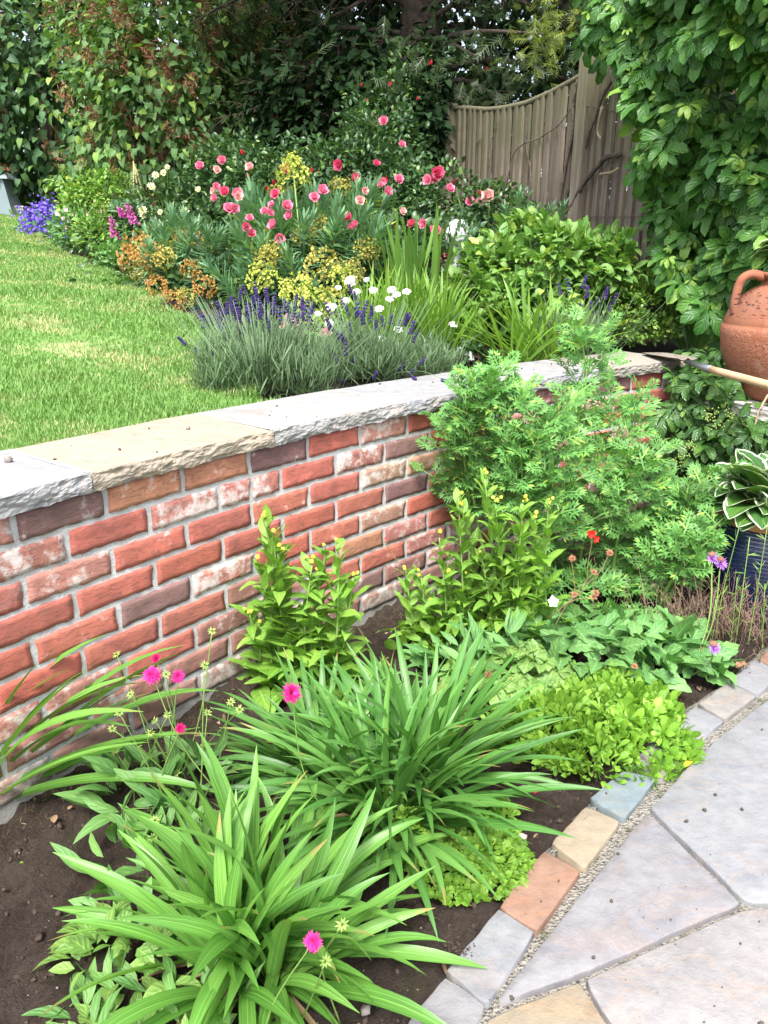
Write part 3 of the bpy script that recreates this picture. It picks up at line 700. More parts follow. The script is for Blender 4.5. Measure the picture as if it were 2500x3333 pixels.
for a in cj[1:-1]:
    obj('mortar_joint', grid(1, 8, lambda u, v: arc(a + (u - .5) * .0016, WR - .012 + .34 * v, .7708)), M_mortar, wall)
    obj('mortar_joint', grid(1, 3, lambda u, v: np.c_[arc(a + (u - .5) * .0016, WR - .012)[:, :2], .7262 + .0446 * v]), M_mortar, wall)
# second wall: comes forward from the end of the curved one, under the urn
wall2 = thing('brick_wall', 'short brick wall under the terracotta urn, mostly hidden by creeper', 'wall', (1.5, 3.0, 0))
W2A, W2B = np.array([1.30, 3.46]), np.array([1.80, 2.30]); d2 = (W2B - W2A) / np.linalg.norm(W2B - W2A); n2 = np.array([d2[1], -d2[0]]); L2 = np.linalg.norm(W2B - W2A)
ang2 = math.atan2(d2[1], d2[0])
mid = (W2A + W2B) / 2 + n2 * -.12
obj('mortar', box((mid[0], mid[1], .27), (L2, .22, .70), ang2), M_mortar, wall2)
for r_ in range(7):
    for i in range(6):
        s = .1125 + i * .225 + (.1125 if r_ % 2 else 0)
        if s > L2 - .05: continue
        p = W2A + d2 * s + n2 * -.006; b = bpy.data.objects.new('brick', BRICKS[random.randrange(8)]); COL.objects.link(b); b.parent = wall2
        b.location = (p[0] - 1.5, p[1] - 3.0, .615 - .075 * (r_ + .5)); b.rotation_euler = (0, 0, ang2); c, al = PAL[random.choice('rrpdkv')]; b.color = (*c, al)
def cop2(s0, s1, color, seed):
    def f(u, v):
        s = s0 + (s1 - s0) * u; w = np.where(v < .5, .03, .03 - .33 * np.clip((v - .5) / .35, 0, 1)); z = np.where(v < .5, (.62 + .045 * v / .5), np.where(v < .86, .665, .665 - .045 * (v - .86) / .14))
        w = w - np.where(v < .5, .011 * np.abs(fbm(np.stack([s * 16, z * 30, 0 * s + seed], 1), seed, 4)), 0)
        return np.stack([W2A[0] + d2[0] * s + n2[0] * w, W2A[1] + d2[1] * s + n2[1] * w, z], 1)
    o = obj('coping_stone', grid(40, 30, f), M_stone, wall2); o.color = (*color, 1)
cop2(.02, .6, (.5, .475, .44), 3); cop2(.605, 1.25, (.48, .47, .45), 4)

# ================================================================== FENCE
FL, FR = np.array([.57, 6.9]), np.array([1.37, 5.23]); fu = (FR - FL) / np.linalg.norm(FR - FL); fn = np.array([fu[1] * 1.0, -fu[0]]);
if fn @ (np.array([0, 0]) - FL) < 0: fn = -fn
def fpt(s, z, off=0.0): q = FL + fu * s + fn * off; return np.array([q[0], q[1], z])
fence = thing('fence', 'weathered wooden board fence with dipping top rail behind the hydrangea', 'fence', (*FL, 1.0))
fang = math.atan2(fu[1], fu[0])
TOPS = np.array([-3.0, -1.9, -.12, 0.0, .207, .474, .721, .986, 1.26, 1.479, 1.60, 1.66, 1.9, 2.2, 2.6, 3.0, 3.5]); TOPZ = np.array([2.3, 2.1, 2.25, 2.325, 2.294, 2.247, 2.225, 2.219, 2.244, 2.277, 2.30, 2.36, 2.34, 2.30, 2.25, 2.22, 2.2])
s = -2.9; k = 0
while s < 3.1:
    w = .079 + .006 * math.sin(k * 1.7); c = s + w / 2
    if not (abs(c + .06) < .055 or abs(c - 1.66) < .055):
        zt = float(np.interp(c, TOPS, TOPZ)) - .012; zb = .85
        tl = .006 * math.sin(k * 2.3)
        V = []
        for z in (zb, zt):
            for (ds, off) in ((-w * .56, .004), (-w * .56, .010), (w * .5, .038), (w * .5, .014)): V.append(fpt(c + ds + (tl if z > 1 else 0), z + (.01 * math.sin(k) if z > 1 else 0), off))
        g = Geo().add(V, [0, 1, 5, 4, 1, 2, 6, 5, 2, 3, 7, 6, 3, 0, 4, 7, 4, 5, 6, 7, 3, 2, 1, 0], [4] * 6)
        obj('slat', g, M_fence, fence, smooth=False)
    s += w; k += 1
for sp in (-1.9, -.06, 1.66):
    zt = {-1.9: 2.2, -.06: 2.36, 1.66: 2.42}[sp]; q = fpt(sp, (zt + .8) / 2, .03)
    obj('post', box(q, (.095, .095, zt - .8), fang), M_fence, fence, smooth=False)
for (a, b) in ((-1.85, -.12), (-.01, 1.60), (1.72, 3.1)):
    pts = [fpt(q, float(np.interp(q, TOPS, TOPZ)), .012) for q in np.linspace(a, b, 24)]
    obj('capping_rail', tube(pts, .018, .018, 6), M_fence, fence)
obj('wire', tube([fpt(x, 1.47 - .012 * x + .006 * math.sin(x * 5), .045) for x in np.linspace(1.7, 2.7, 12)], .0018, n=4), M_vine, fence)

# bare woody stems trained over the boards
vine = thing('climbing_stem', 'bare brown woody climber stems forking across the wooden fence', 'climber', fpt(1.72, 1.25, .06))
def vz(px_list, off, r0, r1):
    pts = smoothline([fpt(s_, z_, off) for (s_, z_) in px_list], 6); pts = pts + .008 * np.stack([fbm(pts * 9, q, 2) for q in (1, 2, 3)], 1)
    rad = np.linspace(r0, r1, len(pts)) * (1 + .15 * fbm(pts * 25, 4, 2)); return obj('stem', tube(pts, rad, n=7), M_vine, vine)
vz([(1.677, 1.349), (1.621, 1.420), (1.556, 1.485)], .06, .026, .02)
vz([(1.556, 1.481), (1.498, 1.506), (1.408, 1.514), (1.313, 1.510)], .06, .012, .008)
vz([(1.556, 1.485), (1.561, 1.594), (1.617, 1.691), (1.673, 1.810), (1.759, 1.992), (1.844, 2.141), (1.895, 2.195)], .055, .013, .010)
vz([(1.590, 1.465), (1.685, 1.588), (1.795, 1.693), (1.898, 1.767), (1.968, 1.788), (2.051, 1.785)], .07, .015, .017)
vz([(1.464, 1.521), (1.503, 1.699), (1.549, 1.944), (1.561, 2.159), (1.586, 2.262)], .05, .011, .009)
vz([(0.845, 1.684), (0.866, 1.786), (0.909, 1.894), (0.997, 1.945), (1.224, 1.979), (1.386, 2.011), (1.531, 2.105), (1.604, 2.128)], .05, .005, .004)
vz([(1.189, 1.523), (1.155, 1.664), (1.110, 1.806), (1.044, 2.115)], .05, .006, .004)
vz([(0.708, 1.596), (0.631, 1.804), (0.609, 1.995), (0.689, 2.141)], .05, .006, .003)
vz([(1.604, 2.128), (1.769, 2.081), (1.912, 2.041), (2.035, 2.012)], .06, .004, .003)
for pl in ([(1.874, 2.067), (1.850, 1.943), (1.897, 1.887)], [(1.910, 1.684), (2.018, 1.687), (2.073, 1.710)]):
    o = vz(pl, .09, .009, .006); o.data.materials.clear(); o.data.materials.append(M_twig)

# ================================================================== PLANTS: shared makers
def ellip(center, radii, n, clumps=60, spread=.22, seed=0, shell=(.55, 1.0), top=None):
    """uneven crown: leaves gathered in clumps spread through an ellipsoid; returns positions and outward directions"""
    rs = np.random.default_rng(seed); c = np.array(center); r = np.array(radii)
    d = nrm(rs.normal(size=(clumps, 3)));
    if top is not None: d[:, 2] = np.where(d[:, 2] < top, np.abs(d[:, 2]), d[:, 2]); d = nrm(d)
    cl = d * (shell[0] + (shell[1] - shell[0]) * rs.random((clumps, 1)) ** .6) * (1 + .16 * fbm(d * 2.2 + seed, seed)[:, None])
    k = rs.integers(0, clumps, n); p = cl[k] + rs.normal(size=(n, 3)) * spread * (.6 + .8 * rs.random((clumps, 1)))[k]
    out = nrm(p / np.maximum(np.linalg.norm(p, axis=1, keepdims=True), .05)); return c + p * r, out, rs

def crown(root, T, mat, center, radii, n, size, seed, clumps=60, spread=.22, hang=.6, upn=.5, jitter=.5, limit=300, name='leaf', sv=.3, shell=(.55, 1.0), top=None, stuff='foliage', keep=None):
    P, out, rs = ellip(center, radii, n, clumps, spread, seed, shell, top)
    if keep is not None: k = keep(P); P, out = P[k], out[k]; n = len(P)
    d = out + np.array([0, 0, -hang]) + rs.normal(size=(n, 3)) * jitter
    nn = out * .6 + np.array([0, 0, upn]) + rs.normal(size=(n, 3)) * jitter * .7
    M = frames(d, nn, size * (1 - sv + 2 * sv * rs.random(n)))
    leaves(root, T, rs.integers(0, len(T), n), M, P, mat, name, limit, stuff)
    return P

def strap_clump(root, base, n, Lr, W, tilt, mat, seed, rad=.06, droop=(.25, 1.3), az=None, prof='blade', limit=300, nv=14, fold=.35, lean=(0, 0), tp=1.0, segs=9):
    rs = np.random.default_rng(seed); T = []
    for v in range(nv):
        T.append(strip(prof, 1.0, W / np.mean(Lr), segs, fold=fold + .15 * rs.random(), droop=rs.uniform(*droop), twist=rs.normal() * .5, power=rs.uniform(1.0, 2.2), wave=0))
    a = rs.random(n) * 2 * np.pi if az is None else np.array(az) if np.ndim(az) and len(az) == n else rs.uniform(az[0], az[1], n)
    f = rs.random(n) ** tp; t = R(tilt[0]) + (R(tilt[1]) - R(tilt[0])) * f
    d = np.stack([np.cos(a) * np.sin(t) + lean[0], np.sin(a) * np.sin(t) + lean[1], np.cos(t)], 1); nn = np.stack([-np.cos(a) * np.cos(t), -np.sin(a) * np.cos(t), np.sin(t)], 1)
    nn = nn + rs.normal(size=(n, 3)) * .22
    b = np.array(base) + np.stack([np.cos(a), np.sin(a), 0 * a], 1) * (rad * (.25 + .75 * f) * rs.uniform(.5, 1.2, n))[:, None]
    M = frames(d, nn, rs.uniform(Lr[0], Lr[1], n)); leaves(root, T, rs.integers(0, nv, n), M, b, mat, 'leaf', limit)

def mound(root, T, mat, c, rx, ry, h, n, size, seed, rise=.5, limit=300, name='leaf', jit=.35, flat=.6, stuff='foliage', sv=.25):
    """low mat of leaves over a dome"""
    rs = np.random.default_rng(seed); a = rs.random(n) * 2 * np.pi; q = np.sqrt(rs.random(n)); e = 1 + .18 * fbm(np.stack([np.cos(a) * 1.5, np.sin(a) * 1.5, 0 * a], 1) + seed, seed)
    x = np.cos(a) * q * rx * e; y = np.sin(a) * q * ry * e; z = h * (1 - q ** 2.2) * (.75 + .5 * fbm(np.stack([x, y, 0 * x], 1) * 11, seed)) + h * .25 * (rs.random(n) - .5)
    P = np.array(c) + np.stack([x, y, np.maximum(z, .006)], 1); out = np.stack([np.cos(a) * q, np.sin(a) * q, 0 * a], 1)
    d = out * 1.0 + rs.normal(size=(n, 3)) * np.array([1, 1, .3]) * jit * 2 + np.array([0, 0, rise]); nn = np.array([0, 0, 1]) + out * flat + rs.normal(size=(n, 3)) * jit
    M = frames(d, nn, size * (1 - sv + 2 * sv * rs.random(n))); leaves(root, T, rs.integers(0, len(T), n), M, P, mat, name, limit, stuff)

def V3(*a): return np.array(a, float)
# leaf colours
G_strap = leafmat('strap_leaf', (.082, .22, .034), (.17, .355, .066), rough=.42, vein=.25, veinfreq=0, bump=.0, trans=.32, streak=.7)
G_strapd = leafmat('strap_leaf_deep', (.065, .19, .036), (.14, .31, .065), rough=.42, vein=.2, veinfreq=0, bump=0, trans=.3, streak=.7)
G_feather = leafmat('feathery_leaf', (.085, .24, .055), (.18, .385, .095), (.33, .48, .08), .08, rough=.55, vein=0, bump=0, trans=.28)
G_hel = leafmat('lance_leaf', (.13, .28, .035), (.24, .42, .065), rough=.5, vein=.3, trans=.32)
G_mid = leafmat('broad_leaf', (.08, .21, .055), (.17, .34, .10), rough=.55, vein=.35, veinfreq=18, trans=.28)
G_lime = leafmat('lime_leaf', (.13, .29, .03), (.25, .43, .055), rough=.42, vein=.2, trans=.35)
G_creep = leafmat('creeper_leaf', (.034, .115, .020), (.088, .22, .036), (.18, .33, .05), .09, rough=.4, spec=.4, vein=.22, veinfreq=16, veintilt=10, bump=.5, trans=.26)
G_creepd = leafmat('creeper_leaf_low', (.028, .090, .020), (.075, .17, .03), (.16, .27, .05), .08, rough=.34, spec=.5, vein=.3, veinfreq=16, veintilt=10, bump=.5, trans=.22)
G_hyd = leafmat('hydrangea_leaf', (.095, .22, .045), (.19, .33, .075), (.32, .43, .09), .06, rough=.42, vein=.3, veinfreq=14, trans=.3)
G_box = leafmat('box_leaf', (.10, .23, .04), (.24, .40, .075), (.33, .40, .07), .07, rough=.4, vein=0, bump=0, trans=.25)
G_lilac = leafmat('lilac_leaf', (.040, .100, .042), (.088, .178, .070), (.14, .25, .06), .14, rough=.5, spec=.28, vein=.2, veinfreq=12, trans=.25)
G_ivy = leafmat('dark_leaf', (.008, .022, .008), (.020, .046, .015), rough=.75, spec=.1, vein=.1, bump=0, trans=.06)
G_rose = leafmat('rose_leaf', (.030, .075, .026), (.075, .15, .05), (.13, .22, .05), .10, rough=.36, vein=.1, bump=0, trans=.22)
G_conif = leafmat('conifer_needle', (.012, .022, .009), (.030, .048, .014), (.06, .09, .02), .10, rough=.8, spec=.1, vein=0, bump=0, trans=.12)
G_pale = leafmat('pale_leaf', (.16, .26, .05), (.30, .40, .10), rough=.5, vein=0, bump=0, trans=.35)  # pale green foliage of the birch
G_amber = leafmat('amber_leaf', (.14, .15, .025), (.26, .16, .03), (.30, .10, .04), .25, rough=.5, vein=0, bump=0, trans=.3)
G_euph = leafmat('blue_green_leaf', (.080, .185, .092), (.16, .30, .14), (.42, .38, .05), .035, rough=.5, vein=.25, veinfreq=0, bump=0, trans=.25)
G_lav = leafmat('lavender_leaf', (.10, .18, .08), (.20, .30, .15), rough=.65, vein=0, bump=0, trans=.2)
G_sword = leafmat('sword_leaf', (.12, .26, .03), (.22, .38, .055), rough=.45, vein=.15, veinfreq=0, bump=0, trans=.38, streak=.5)
G_iris = leafmat('iris_leaf', (.07, .17, .03), (.15, .28, .05), rough=.42, vein=.15, veinfreq=0, bump=0, trans=.3)
G_hosta = leafmat('hosta_leaf', (.045, .13, .028), (.10, .22, .04), rough=.4, vein=.15, veinfreq=0, bump=0, trans=.25, margin=(.58, .62, .48))
G_dry = leafmat('dry_stem_leaf', (.16, .095, .07), (.30, .20, .14), (.20, .26, .07), .14, rough=.8, vein=0, bump=0, trans=.1)
G_weed = leafmat('fresh_weed_leaf', (.12, .24, .05), (.22, .36, .09), rough=.5, vein=.4, veinfreq=14, trans=.32)
G_knaut = leafmat('scabious_leaf', (.075, .19, .05), (.16, .31, .08), rough=.55, vein=.3, veinfreq=12, trans=.28)
P_rose = petalmat('rose_petal', (.70, .07, .22), (.80, .18, .33), tip=(.88, .36, .48)); P_bud = petalmat('rose_bud', (.60, .02, .05), (.72, .05, .09))
P_pale = petalmat('faded_rose_petal', (.80, .30, .33), (.86, .46, .45), tip=(.9, .6, .55))
P_crim = petalmat('crimson_petal', (.50, .010, .095), (.68, .02, .20)); P_mag = petalmat('magenta_petal', (.66, .02, .22), (.80, .06, .34))
P_lav = petalmat('lavender_floret', (.045, .026, .125), (.095, .06, .23)); P_blue = petalmat('violet_petal', (.17, .11, .56), (.30, .20, .75))
P_white = petalmat('white_petal', (.80, .80, .76), (.86, .86, .82)); P_cream = petalmat('cream_petal', (.80, .80, .42), (.86, .85, .58))
P_fox = petalmat('foxglove_bell', (.55, .07, .35), (.72, .22, .52)); P_pink = petalmat('soft_pink_petal', (.85, .42, .52), (.90, .62, .66))
P_red = petalmat('scarlet_petal', (.75, .015, .012), (.85, .05, .03)); P_purp = petalmat('mauve_petal', (.34, .12, .52), (.52, .27, .68))
P_brown = petalmat('brown_seed_head', (.16, .065, .035), (.27, .125, .065), trans=.05); P_yell = petalmat('yellow_button', (.52, .58, .05), (.66, .68, .10), trans=.1)
P_calyx = petalmat('green_calyx', (.20, .33, .08), (.38, .46, .13), trans=.2)
P_bract = petalmat('lime_bract', (.40, .48, .07), (.55, .58, .14)); P_rust = petalmat('rusty_bract', (.40, .17, .055), (.47, .32, .08)); P_gold = petalmat('gold_bract', (.38, .33, .07), (.47, .45, .12))

# leaf template sets
T_lilac = [strip('heart', 1, .74, 3, fold=.3, droop=d, droop0=.2) for d in (.3, .6, .9)]
T_ov = [strip('ovate', 1, .55, 4, fold=.3, droop=d, droop0=.2) for d in (.3, .7, 1.0)]
T_ovlow = [strip('ovate', 1, .6, 2, fold=.3, droop=d) for d in (.3, .8)]
T_hyd = [strip('ovate', 1, .56, 6, fold=.28, droop=d, droop0=.35, wave=.03) for d in (.4, .8, 1.2)]
T_box = [strip('oblong', 1, .6, 2, fold=.3, droop=.3)]
T_lance = [strip('lance', 1, .27, 6, fold=.3, droop=d, droop0=.3, wave=w) for d, w in ((.5, .03), (.9, .05), (1.3, .04), (.2, .06))]
T_hel = [strip('lance', 1, .40, 7, fold=.28, droop=d, droop0=.3, wave=w) for d, w in ((.5, .03), (.9, .05), (1.3, .04), (.2, .06))]
T_corn = [strip('ovate', 1, .46, 10, fold=.22, droop=d, droop0=.3, wave=w, ser=.13) for d, w in ((.5, .03), (.9, .05), (1.3, .04))]
T_palm = [palmate(k) for k in range(6)]
T_feath = [lobed(k, pairs=4, W=.58, sub=1, width=.105) for k in range(4)]
T_lobe = [lobed(k + 9, pairs=3, W=.42, sub=0, width=.24, droop=.7) for k in range(3)]
T_spoon = [strip('spoon', 1, .42, 5, fold=.22, droop=d, droop0=.3) for d in (.4, .8)]
T_round = [strip('oblong', 1, .85, 3, fold=.2, droop=.5, droop0=.2)]
T_fine = [strip('needle', 1, .085, 3, fold=.2, droop=d, cols=1) for d in (.2, .5, -.3)]

def rosette(n, L, seed, up=25, T=None):
    rs = np.random.default_rng(seed); g = Geo(); T = T or T_spoon
    for k in range(n):
        f = k / n; a = k * 2.4; t = R(up + (88 - up) * (1 - f) ** .8); l = L * (.45 + .6 * (1 - f))
        g.addg(T[k % len(T)], rotz(a) @ rotx(R(90) - t) * l, (0, 0, .004 * f))
    return g
# ------------------------------------------------------------------ flower templates (y axis = the way the flower faces)
def rose_bloom(seed):
    rs = np.random.default_rng(seed); g = Geo()
    for ring, (n, tilt, L, W) in enumerate(((5, 78, .5, .52), (5, 52, .46, .46), (5, 30, .38, .38), (4, 12, .30, .28))):
        for k in range(n):
            a = k / n * 6.283 + ring * .6 + rs.normal() * .12; p = strip('obovate', L, W, 4, fold=.32, droop=-.9 + rs.random() * .3, droop0=0, wave=.03)
            p.V = p.V @ np.array([[1, 0, 0], [0, 1, 0], [0, 0, 1]]); g.addg(p, roty(a) @ rotx(R(90 - tilt) ) @ np.eye(3), (0, .02 * ring, 0)) if False else None
            # petal grows from the centre: outward = radial*sin(tilt) + axis*cos(tilt)
            t = R(tilt + rs.normal() * 6); y = np.array([math.cos(a) * math.sin(t), math.cos(t), math.sin(a) * math.sin(t)]); z = np.array([-math.cos(a) * math.cos(t), math.sin(t), -math.sin(a) * math.cos(t)]); x = np.cross(y, z)
            g.addg(p, np.stack([x, y, z], 1))
    return g
def daisy(n, L, W, tilt, rings=1, prof='oblong', droop=.2, seed=0):
    rs = np.random.default_rng(seed); g = Geo()
    for r_ in range(rings):
        for k in range(n):
            a = k / n * 6.283 + r_ * .3 + rs.normal() * .06; t = R(tilt - r_ * (tilt - 8) / max(1, rings) + rs.normal() * 7); l = L * (1 - .45 * r_ / max(1, rings)) * rs.uniform(.85, 1.1)
            y = np.array([math.cos(a) * math.sin(t), math.cos(t), math.sin(a) * math.sin(t)]); z = np.array([-math.cos(a) * math.cos(t), math.sin(t), -math.sin(a) * math.cos(t)]); x = np.cross(y, z)
            g.addg(strip(prof, l, W, 2, fold=.2, droop=droop), np.stack([x, y, z], 1))
    return g
def pincushion(): 
    g = daisy(26, .5, .13, 82, 4, 'obovate', .25, 3); return g
def spikelet(rings=7, per=5, L=1.0, r=.125):
    rs = np.random.default_rng(5); g = Geo()
    for k in range(rings):
        y = L * (k + .3) / rings; rr = r * (1 - .45 * k / rings)
        for j in range(per):
            a = j / per * 6.283 + k * .5; g.addg(blob(r * .62, (1, 1.25, 1)), rotz(0), (math.cos(a) * rr, y + rs.normal() * .02, math.sin(a) * rr))
    return g
def umbel(n=26, seed=1, r=.5, fl=.17):
    rs = np.random.default_rng(seed); g = Geo()
    for k in range(n):
        q = math.sqrt((k + .5) / n) * r; a = k * 2.4; y = .28 * (1 - (q / r) ** 2)
        for j in range(4):
            b = j * 1.571 + rs.random(); g.addg(strip('obovate', fl, fl * .75, 2, fold=.1, droop=.1), np.stack([[math.sin(b), 0, -math.cos(b)], [math.cos(b), .25, math.sin(b)], [0, 1, 0]], 1), (math.cos(a) * q, y, math.sin(a) * q))
    return g
def bracthead(n=105, seed=2, r=.5, h=.5):
    rs = np.random.default_rng(seed); g = Geo()
    for k in range(n):
        f = rs.random(); ph = math.acos(1 - 1.45 * f); a = rs.random() * 6.283; dv = np.array([math.sin(ph) * math.cos(a), math.cos(ph), math.sin(ph) * math.sin(a)]); p = dv * np.array([r, h, r]) * rs.uniform(.55, 1.08)
        x = nrm(np.cross(dv, [.3, .1, .9])); z = np.cross(x, dv)
        for s in (-1, 1): g.addg(strip('oblong', .105, .12, 2, fold=.2, droop=-.5, droop0=.4 + rs.random() * .4), np.stack([z * s, x * s, dv], 1), p)
    return g
def shoot(n=74, L=1.0, leaf=.42, seed=0):
    rs = np.random.default_rng(seed); g = tube([(0, 0, 0), (.02, .5, .01), (0, 1, 0)], .022, .014, 5)
    for k in range(n):
        f = k / n; y = L * (.22 + .8 * f); a = k * 2.4; t = R(105 - 88 * f ** 1.3 + rs.normal() * 6); l = leaf * (.8 + .3 * rs.random()) * (1 - .25 * f)
        yy = np.array([math.cos(a) * math.sin(t), math.cos(t), math.sin(a) * math.sin(t)]); z = np.array([-math.cos(a) * math.cos(t), math.sin(t), -math.sin(a) * math.cos(t)])
        g.addg(strip('needle', l, .052, 3, fold=.2, droop=.35 * rs.random(), cols=2), np.stack([np.cross(yy, z), yy, z], 1), (0, y, 0))
    return g
B_rose = [rose_bloom(k) for k in range(4)]; B_shoot = [shoot(seed=k) for k in range(3)]; B_head = [bracthead(105, k) for k in range(2)]

def place(root, name, meshes, P, D, S, label=None, rs=random):
    """copies of one mesh as parts of a thing; meshes share data"""
    rl = np.array(root.location)
    for p, d, s in zip(P, D, S):
        d = np.array(d, float); M = frames(d[None], np.array([[.21, -.35 + random.uniform(-.4, .4), .9 if abs(d[2]) < .9 * np.linalg.norm(d) else .1]]), 1.0)[0] @ roty(random.uniform(0, 6.28)) * s
        o = bpy.data.objects.new(name, rs.choice(meshes)); COL.objects.link(o); o.parent = root
        o.matrix_basis = Matrix([list(M[r]) + [p[r] - rl[r]] for r in range(3)] + [[0, 0, 0, 1]])
        if label: o['label'] = label

def gnd(p): return (p[0], p[1], float(ground(p[0], p[1])))

# ================================================================== BACKGROUND TREES
def tree_trunk(root, pts_list, mat=M_bark):
    for pts, r0, r1 in pts_list: obj('trunk' if r0 > .05 else 'branch', tube(smoothline(pts, 5), r0, r1, 8), mat, root)

def seedheads(root, P, seed, n, size, out=None):
    rs = np.random.default_rng(seed); T = [cat([Geo().addg(T_fine[_ % 3], frames(rs.normal(size=(1, 3)) + V3(0, .7, 0), rs.normal(size=(1, 3)), .24)[0] * np.array([2.2, 1, 1]), rs.normal(size=3) * np.array([.16, .30, .16]) * (1 - .2 * 0) + np.array([0, .45, 0])) for _ in range(52)]) for _ in range(3)]
    k = rs.choice(len(P), n, replace=False); d = rs.normal(size=(n, 3)) * .35 + np.array([0, -.2, .7])
    q = P[k] + np.array([0, -.16, .06]); M = frames(d, rs.normal(size=(n, 3)), size * (.7 + .6 * rs.random(n))); leaves(root, T, rs.integers(0, 3, n), M, q, P_brown, 'seed_head', 300)

lil = thing('lilac_tree', 'large lilac bush with many rusty seed heads behind the pink roses', 'tree', gnd((-2.403, 9.200, 2.042)))
c = V3(*(-2.277, 9.200, 2.735)); tree_trunk(lil, [([V3(*lil.location), c + V3(-.1, 0, -.6), c + V3(-.2, .1, .6)], .09, .03), ([V3(*lil.location) + V3(.1, 0, 0), c + V3(.5, 0, -.3), c + V3(.7, .1, .7)], .06, .02), ([V3(*lil.location) + V3(-.1, .1, 0), c + V3(-.5, 0, -.2), c + V3(-.9, .1, .6)], .06, .02)])
G_lilac2 = leafmat('lilac_leaf_olive', (.065, .145, .045), (.14, .255, .08), (.23, .36, .07), .16, rough=.5, spec=.28, vein=.2, veinfreq=12, trans=.28)  # lighter, more olive foliage of the nearer lilac
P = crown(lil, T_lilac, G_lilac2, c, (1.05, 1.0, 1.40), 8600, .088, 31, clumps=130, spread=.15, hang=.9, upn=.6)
P2 = P[(P[:, 1] < c[1] - .2) & in_view(P)]; seedheads(lil, P2, 5, 150, .19)
lil2 = thing('lilac_tree', 'tall lilac tree at the left edge of the picture above the blue-grey bin', 'tree', gnd((-4.690, 11.200, 1.905)))
c = V3(*(-4.527, 11.200, 3.335)); tree_trunk(lil2, [([V3(*lil2.location), c + V3(.1, 0, -.8), c + V3(0, .1, .9)], .11, .03), ([V3(*lil2.location) + V3(.2, 0, 0), c + V3(.7, 0, -.4), c + V3(.8, .1, .8)], .07, .02), ([V3(*lil2.location) + V3(-.1, .1, 0), c + V3(-.6, 0, -.2), c + V3(-.9, .1, .6)], .07, .02)])
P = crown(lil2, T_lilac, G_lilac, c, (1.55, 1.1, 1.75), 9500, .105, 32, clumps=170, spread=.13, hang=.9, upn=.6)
P2 = P[(P[:, 1] < c[1] + .1) & in_view(P)]; seedheads(lil2, P2, 6, 55, .17)

def backdrop(name, label, cat_, px_c, radii, n, size, mat, seed, T=T_ovlow, clumps=80, spread=.2, trunk=True, shell=(.4, 1), limit=0, **k):
    c = V3(*px_c); r = thing(name, label, cat_, gnd(c)); 
    if trunk: tree_trunk(r, [([V3(*r.location), (V3(*r.location) + c) / 2 + V3(.1, 0, 0), c + V3(0, 0, radii[2] * .5)], .12, .03)])
    crown(r, T, mat, c, radii, n, size, seed, clumps, spread, limit=limit, shell=shell, **k); return r
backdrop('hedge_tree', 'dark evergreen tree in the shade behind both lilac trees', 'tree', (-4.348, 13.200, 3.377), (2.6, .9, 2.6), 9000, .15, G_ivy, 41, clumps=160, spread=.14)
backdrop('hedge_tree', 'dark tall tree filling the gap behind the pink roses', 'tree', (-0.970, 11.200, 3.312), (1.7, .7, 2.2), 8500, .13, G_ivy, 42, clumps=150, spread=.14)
backdrop('birch_tree', 'pale green tree glimpsed at the top behind the lilac', 'tree', (-1.934, 13.000, 4.003), (.75, .6, 1.9), 3600, .14, G_pale, 43, clumps=60)
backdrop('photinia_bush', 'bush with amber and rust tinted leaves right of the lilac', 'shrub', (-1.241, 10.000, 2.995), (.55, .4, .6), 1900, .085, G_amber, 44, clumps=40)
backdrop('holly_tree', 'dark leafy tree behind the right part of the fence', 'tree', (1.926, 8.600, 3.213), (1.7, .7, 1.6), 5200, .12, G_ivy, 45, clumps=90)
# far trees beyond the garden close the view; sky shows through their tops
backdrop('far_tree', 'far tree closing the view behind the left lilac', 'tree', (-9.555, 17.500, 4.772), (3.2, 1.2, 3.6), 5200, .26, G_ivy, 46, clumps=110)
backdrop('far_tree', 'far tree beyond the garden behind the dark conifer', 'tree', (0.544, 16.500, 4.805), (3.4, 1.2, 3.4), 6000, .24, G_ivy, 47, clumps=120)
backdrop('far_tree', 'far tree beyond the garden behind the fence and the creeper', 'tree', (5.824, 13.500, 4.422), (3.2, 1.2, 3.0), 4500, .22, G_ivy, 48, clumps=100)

con = thing('conifer_tree', 'big dark conifer with a thick trunk and tangled dead twigs behind the fence', 'tree', gnd((0.351, 8.600, 1.883)))
b = V3(*con.location); obj('trunk', tube(smoothline([b, V3(*(0.337, 8.600, 2.646)), V3(*(0.341, 8.600, 3.260)), V3(*(0.332, 8.600, 4.491))], 5), .24, .17, 12), M_bark, con)
rs = np.random.default_rng(61); tw = []; spP, spD = [], []
for k in range(80):
    a = rs.uniform(2.6, 6.8); z = rs.uniform(2.1, 6.4); L = rs.uniform(1.0, 2.3); st = V3(b[0], b[1], z); d = V3(math.cos(a), math.sin(a) * .75, 0)
    pts = [st, st + d * L * .4 + V3(0, 0, .10), st + d * L * .75 + V3(0, 0, -.06), st + d * L + V3(0, 0, -.30)]
    pl = smoothline(pts, 5); obj('branch', tube(pl, .028, .008, 6), M_bark, con)
    for q in range(44):
        i = rs.integers(2, len(pl)); p0 = pl[i]; dd = d * rs.uniform(.1, .8) + rs.normal(size=3) * V3(.5, .5, .35) + V3(0, 0, -.3); l = rs.uniform(.15, .55); p1 = p0 + dd * l * .5 + V3(0, 0, .02); p2 = p0 + dd * l
        tw.append(tube([p0, p1, p2], .0055, .0022, 3))
        if i > len(pl) * .45:
            for _ in range(3): spP.append(p0 + dd * l * rs.random()); spD.append(dd + rs.normal(size=3) * .5 + V3(0, 0, -.3))
obj('dead_twigs', cat(tw), plainmat('dead_twig', (.07, .048, .036), (.17, .12, .09), 20, .9, 0), con, kind='stuff')
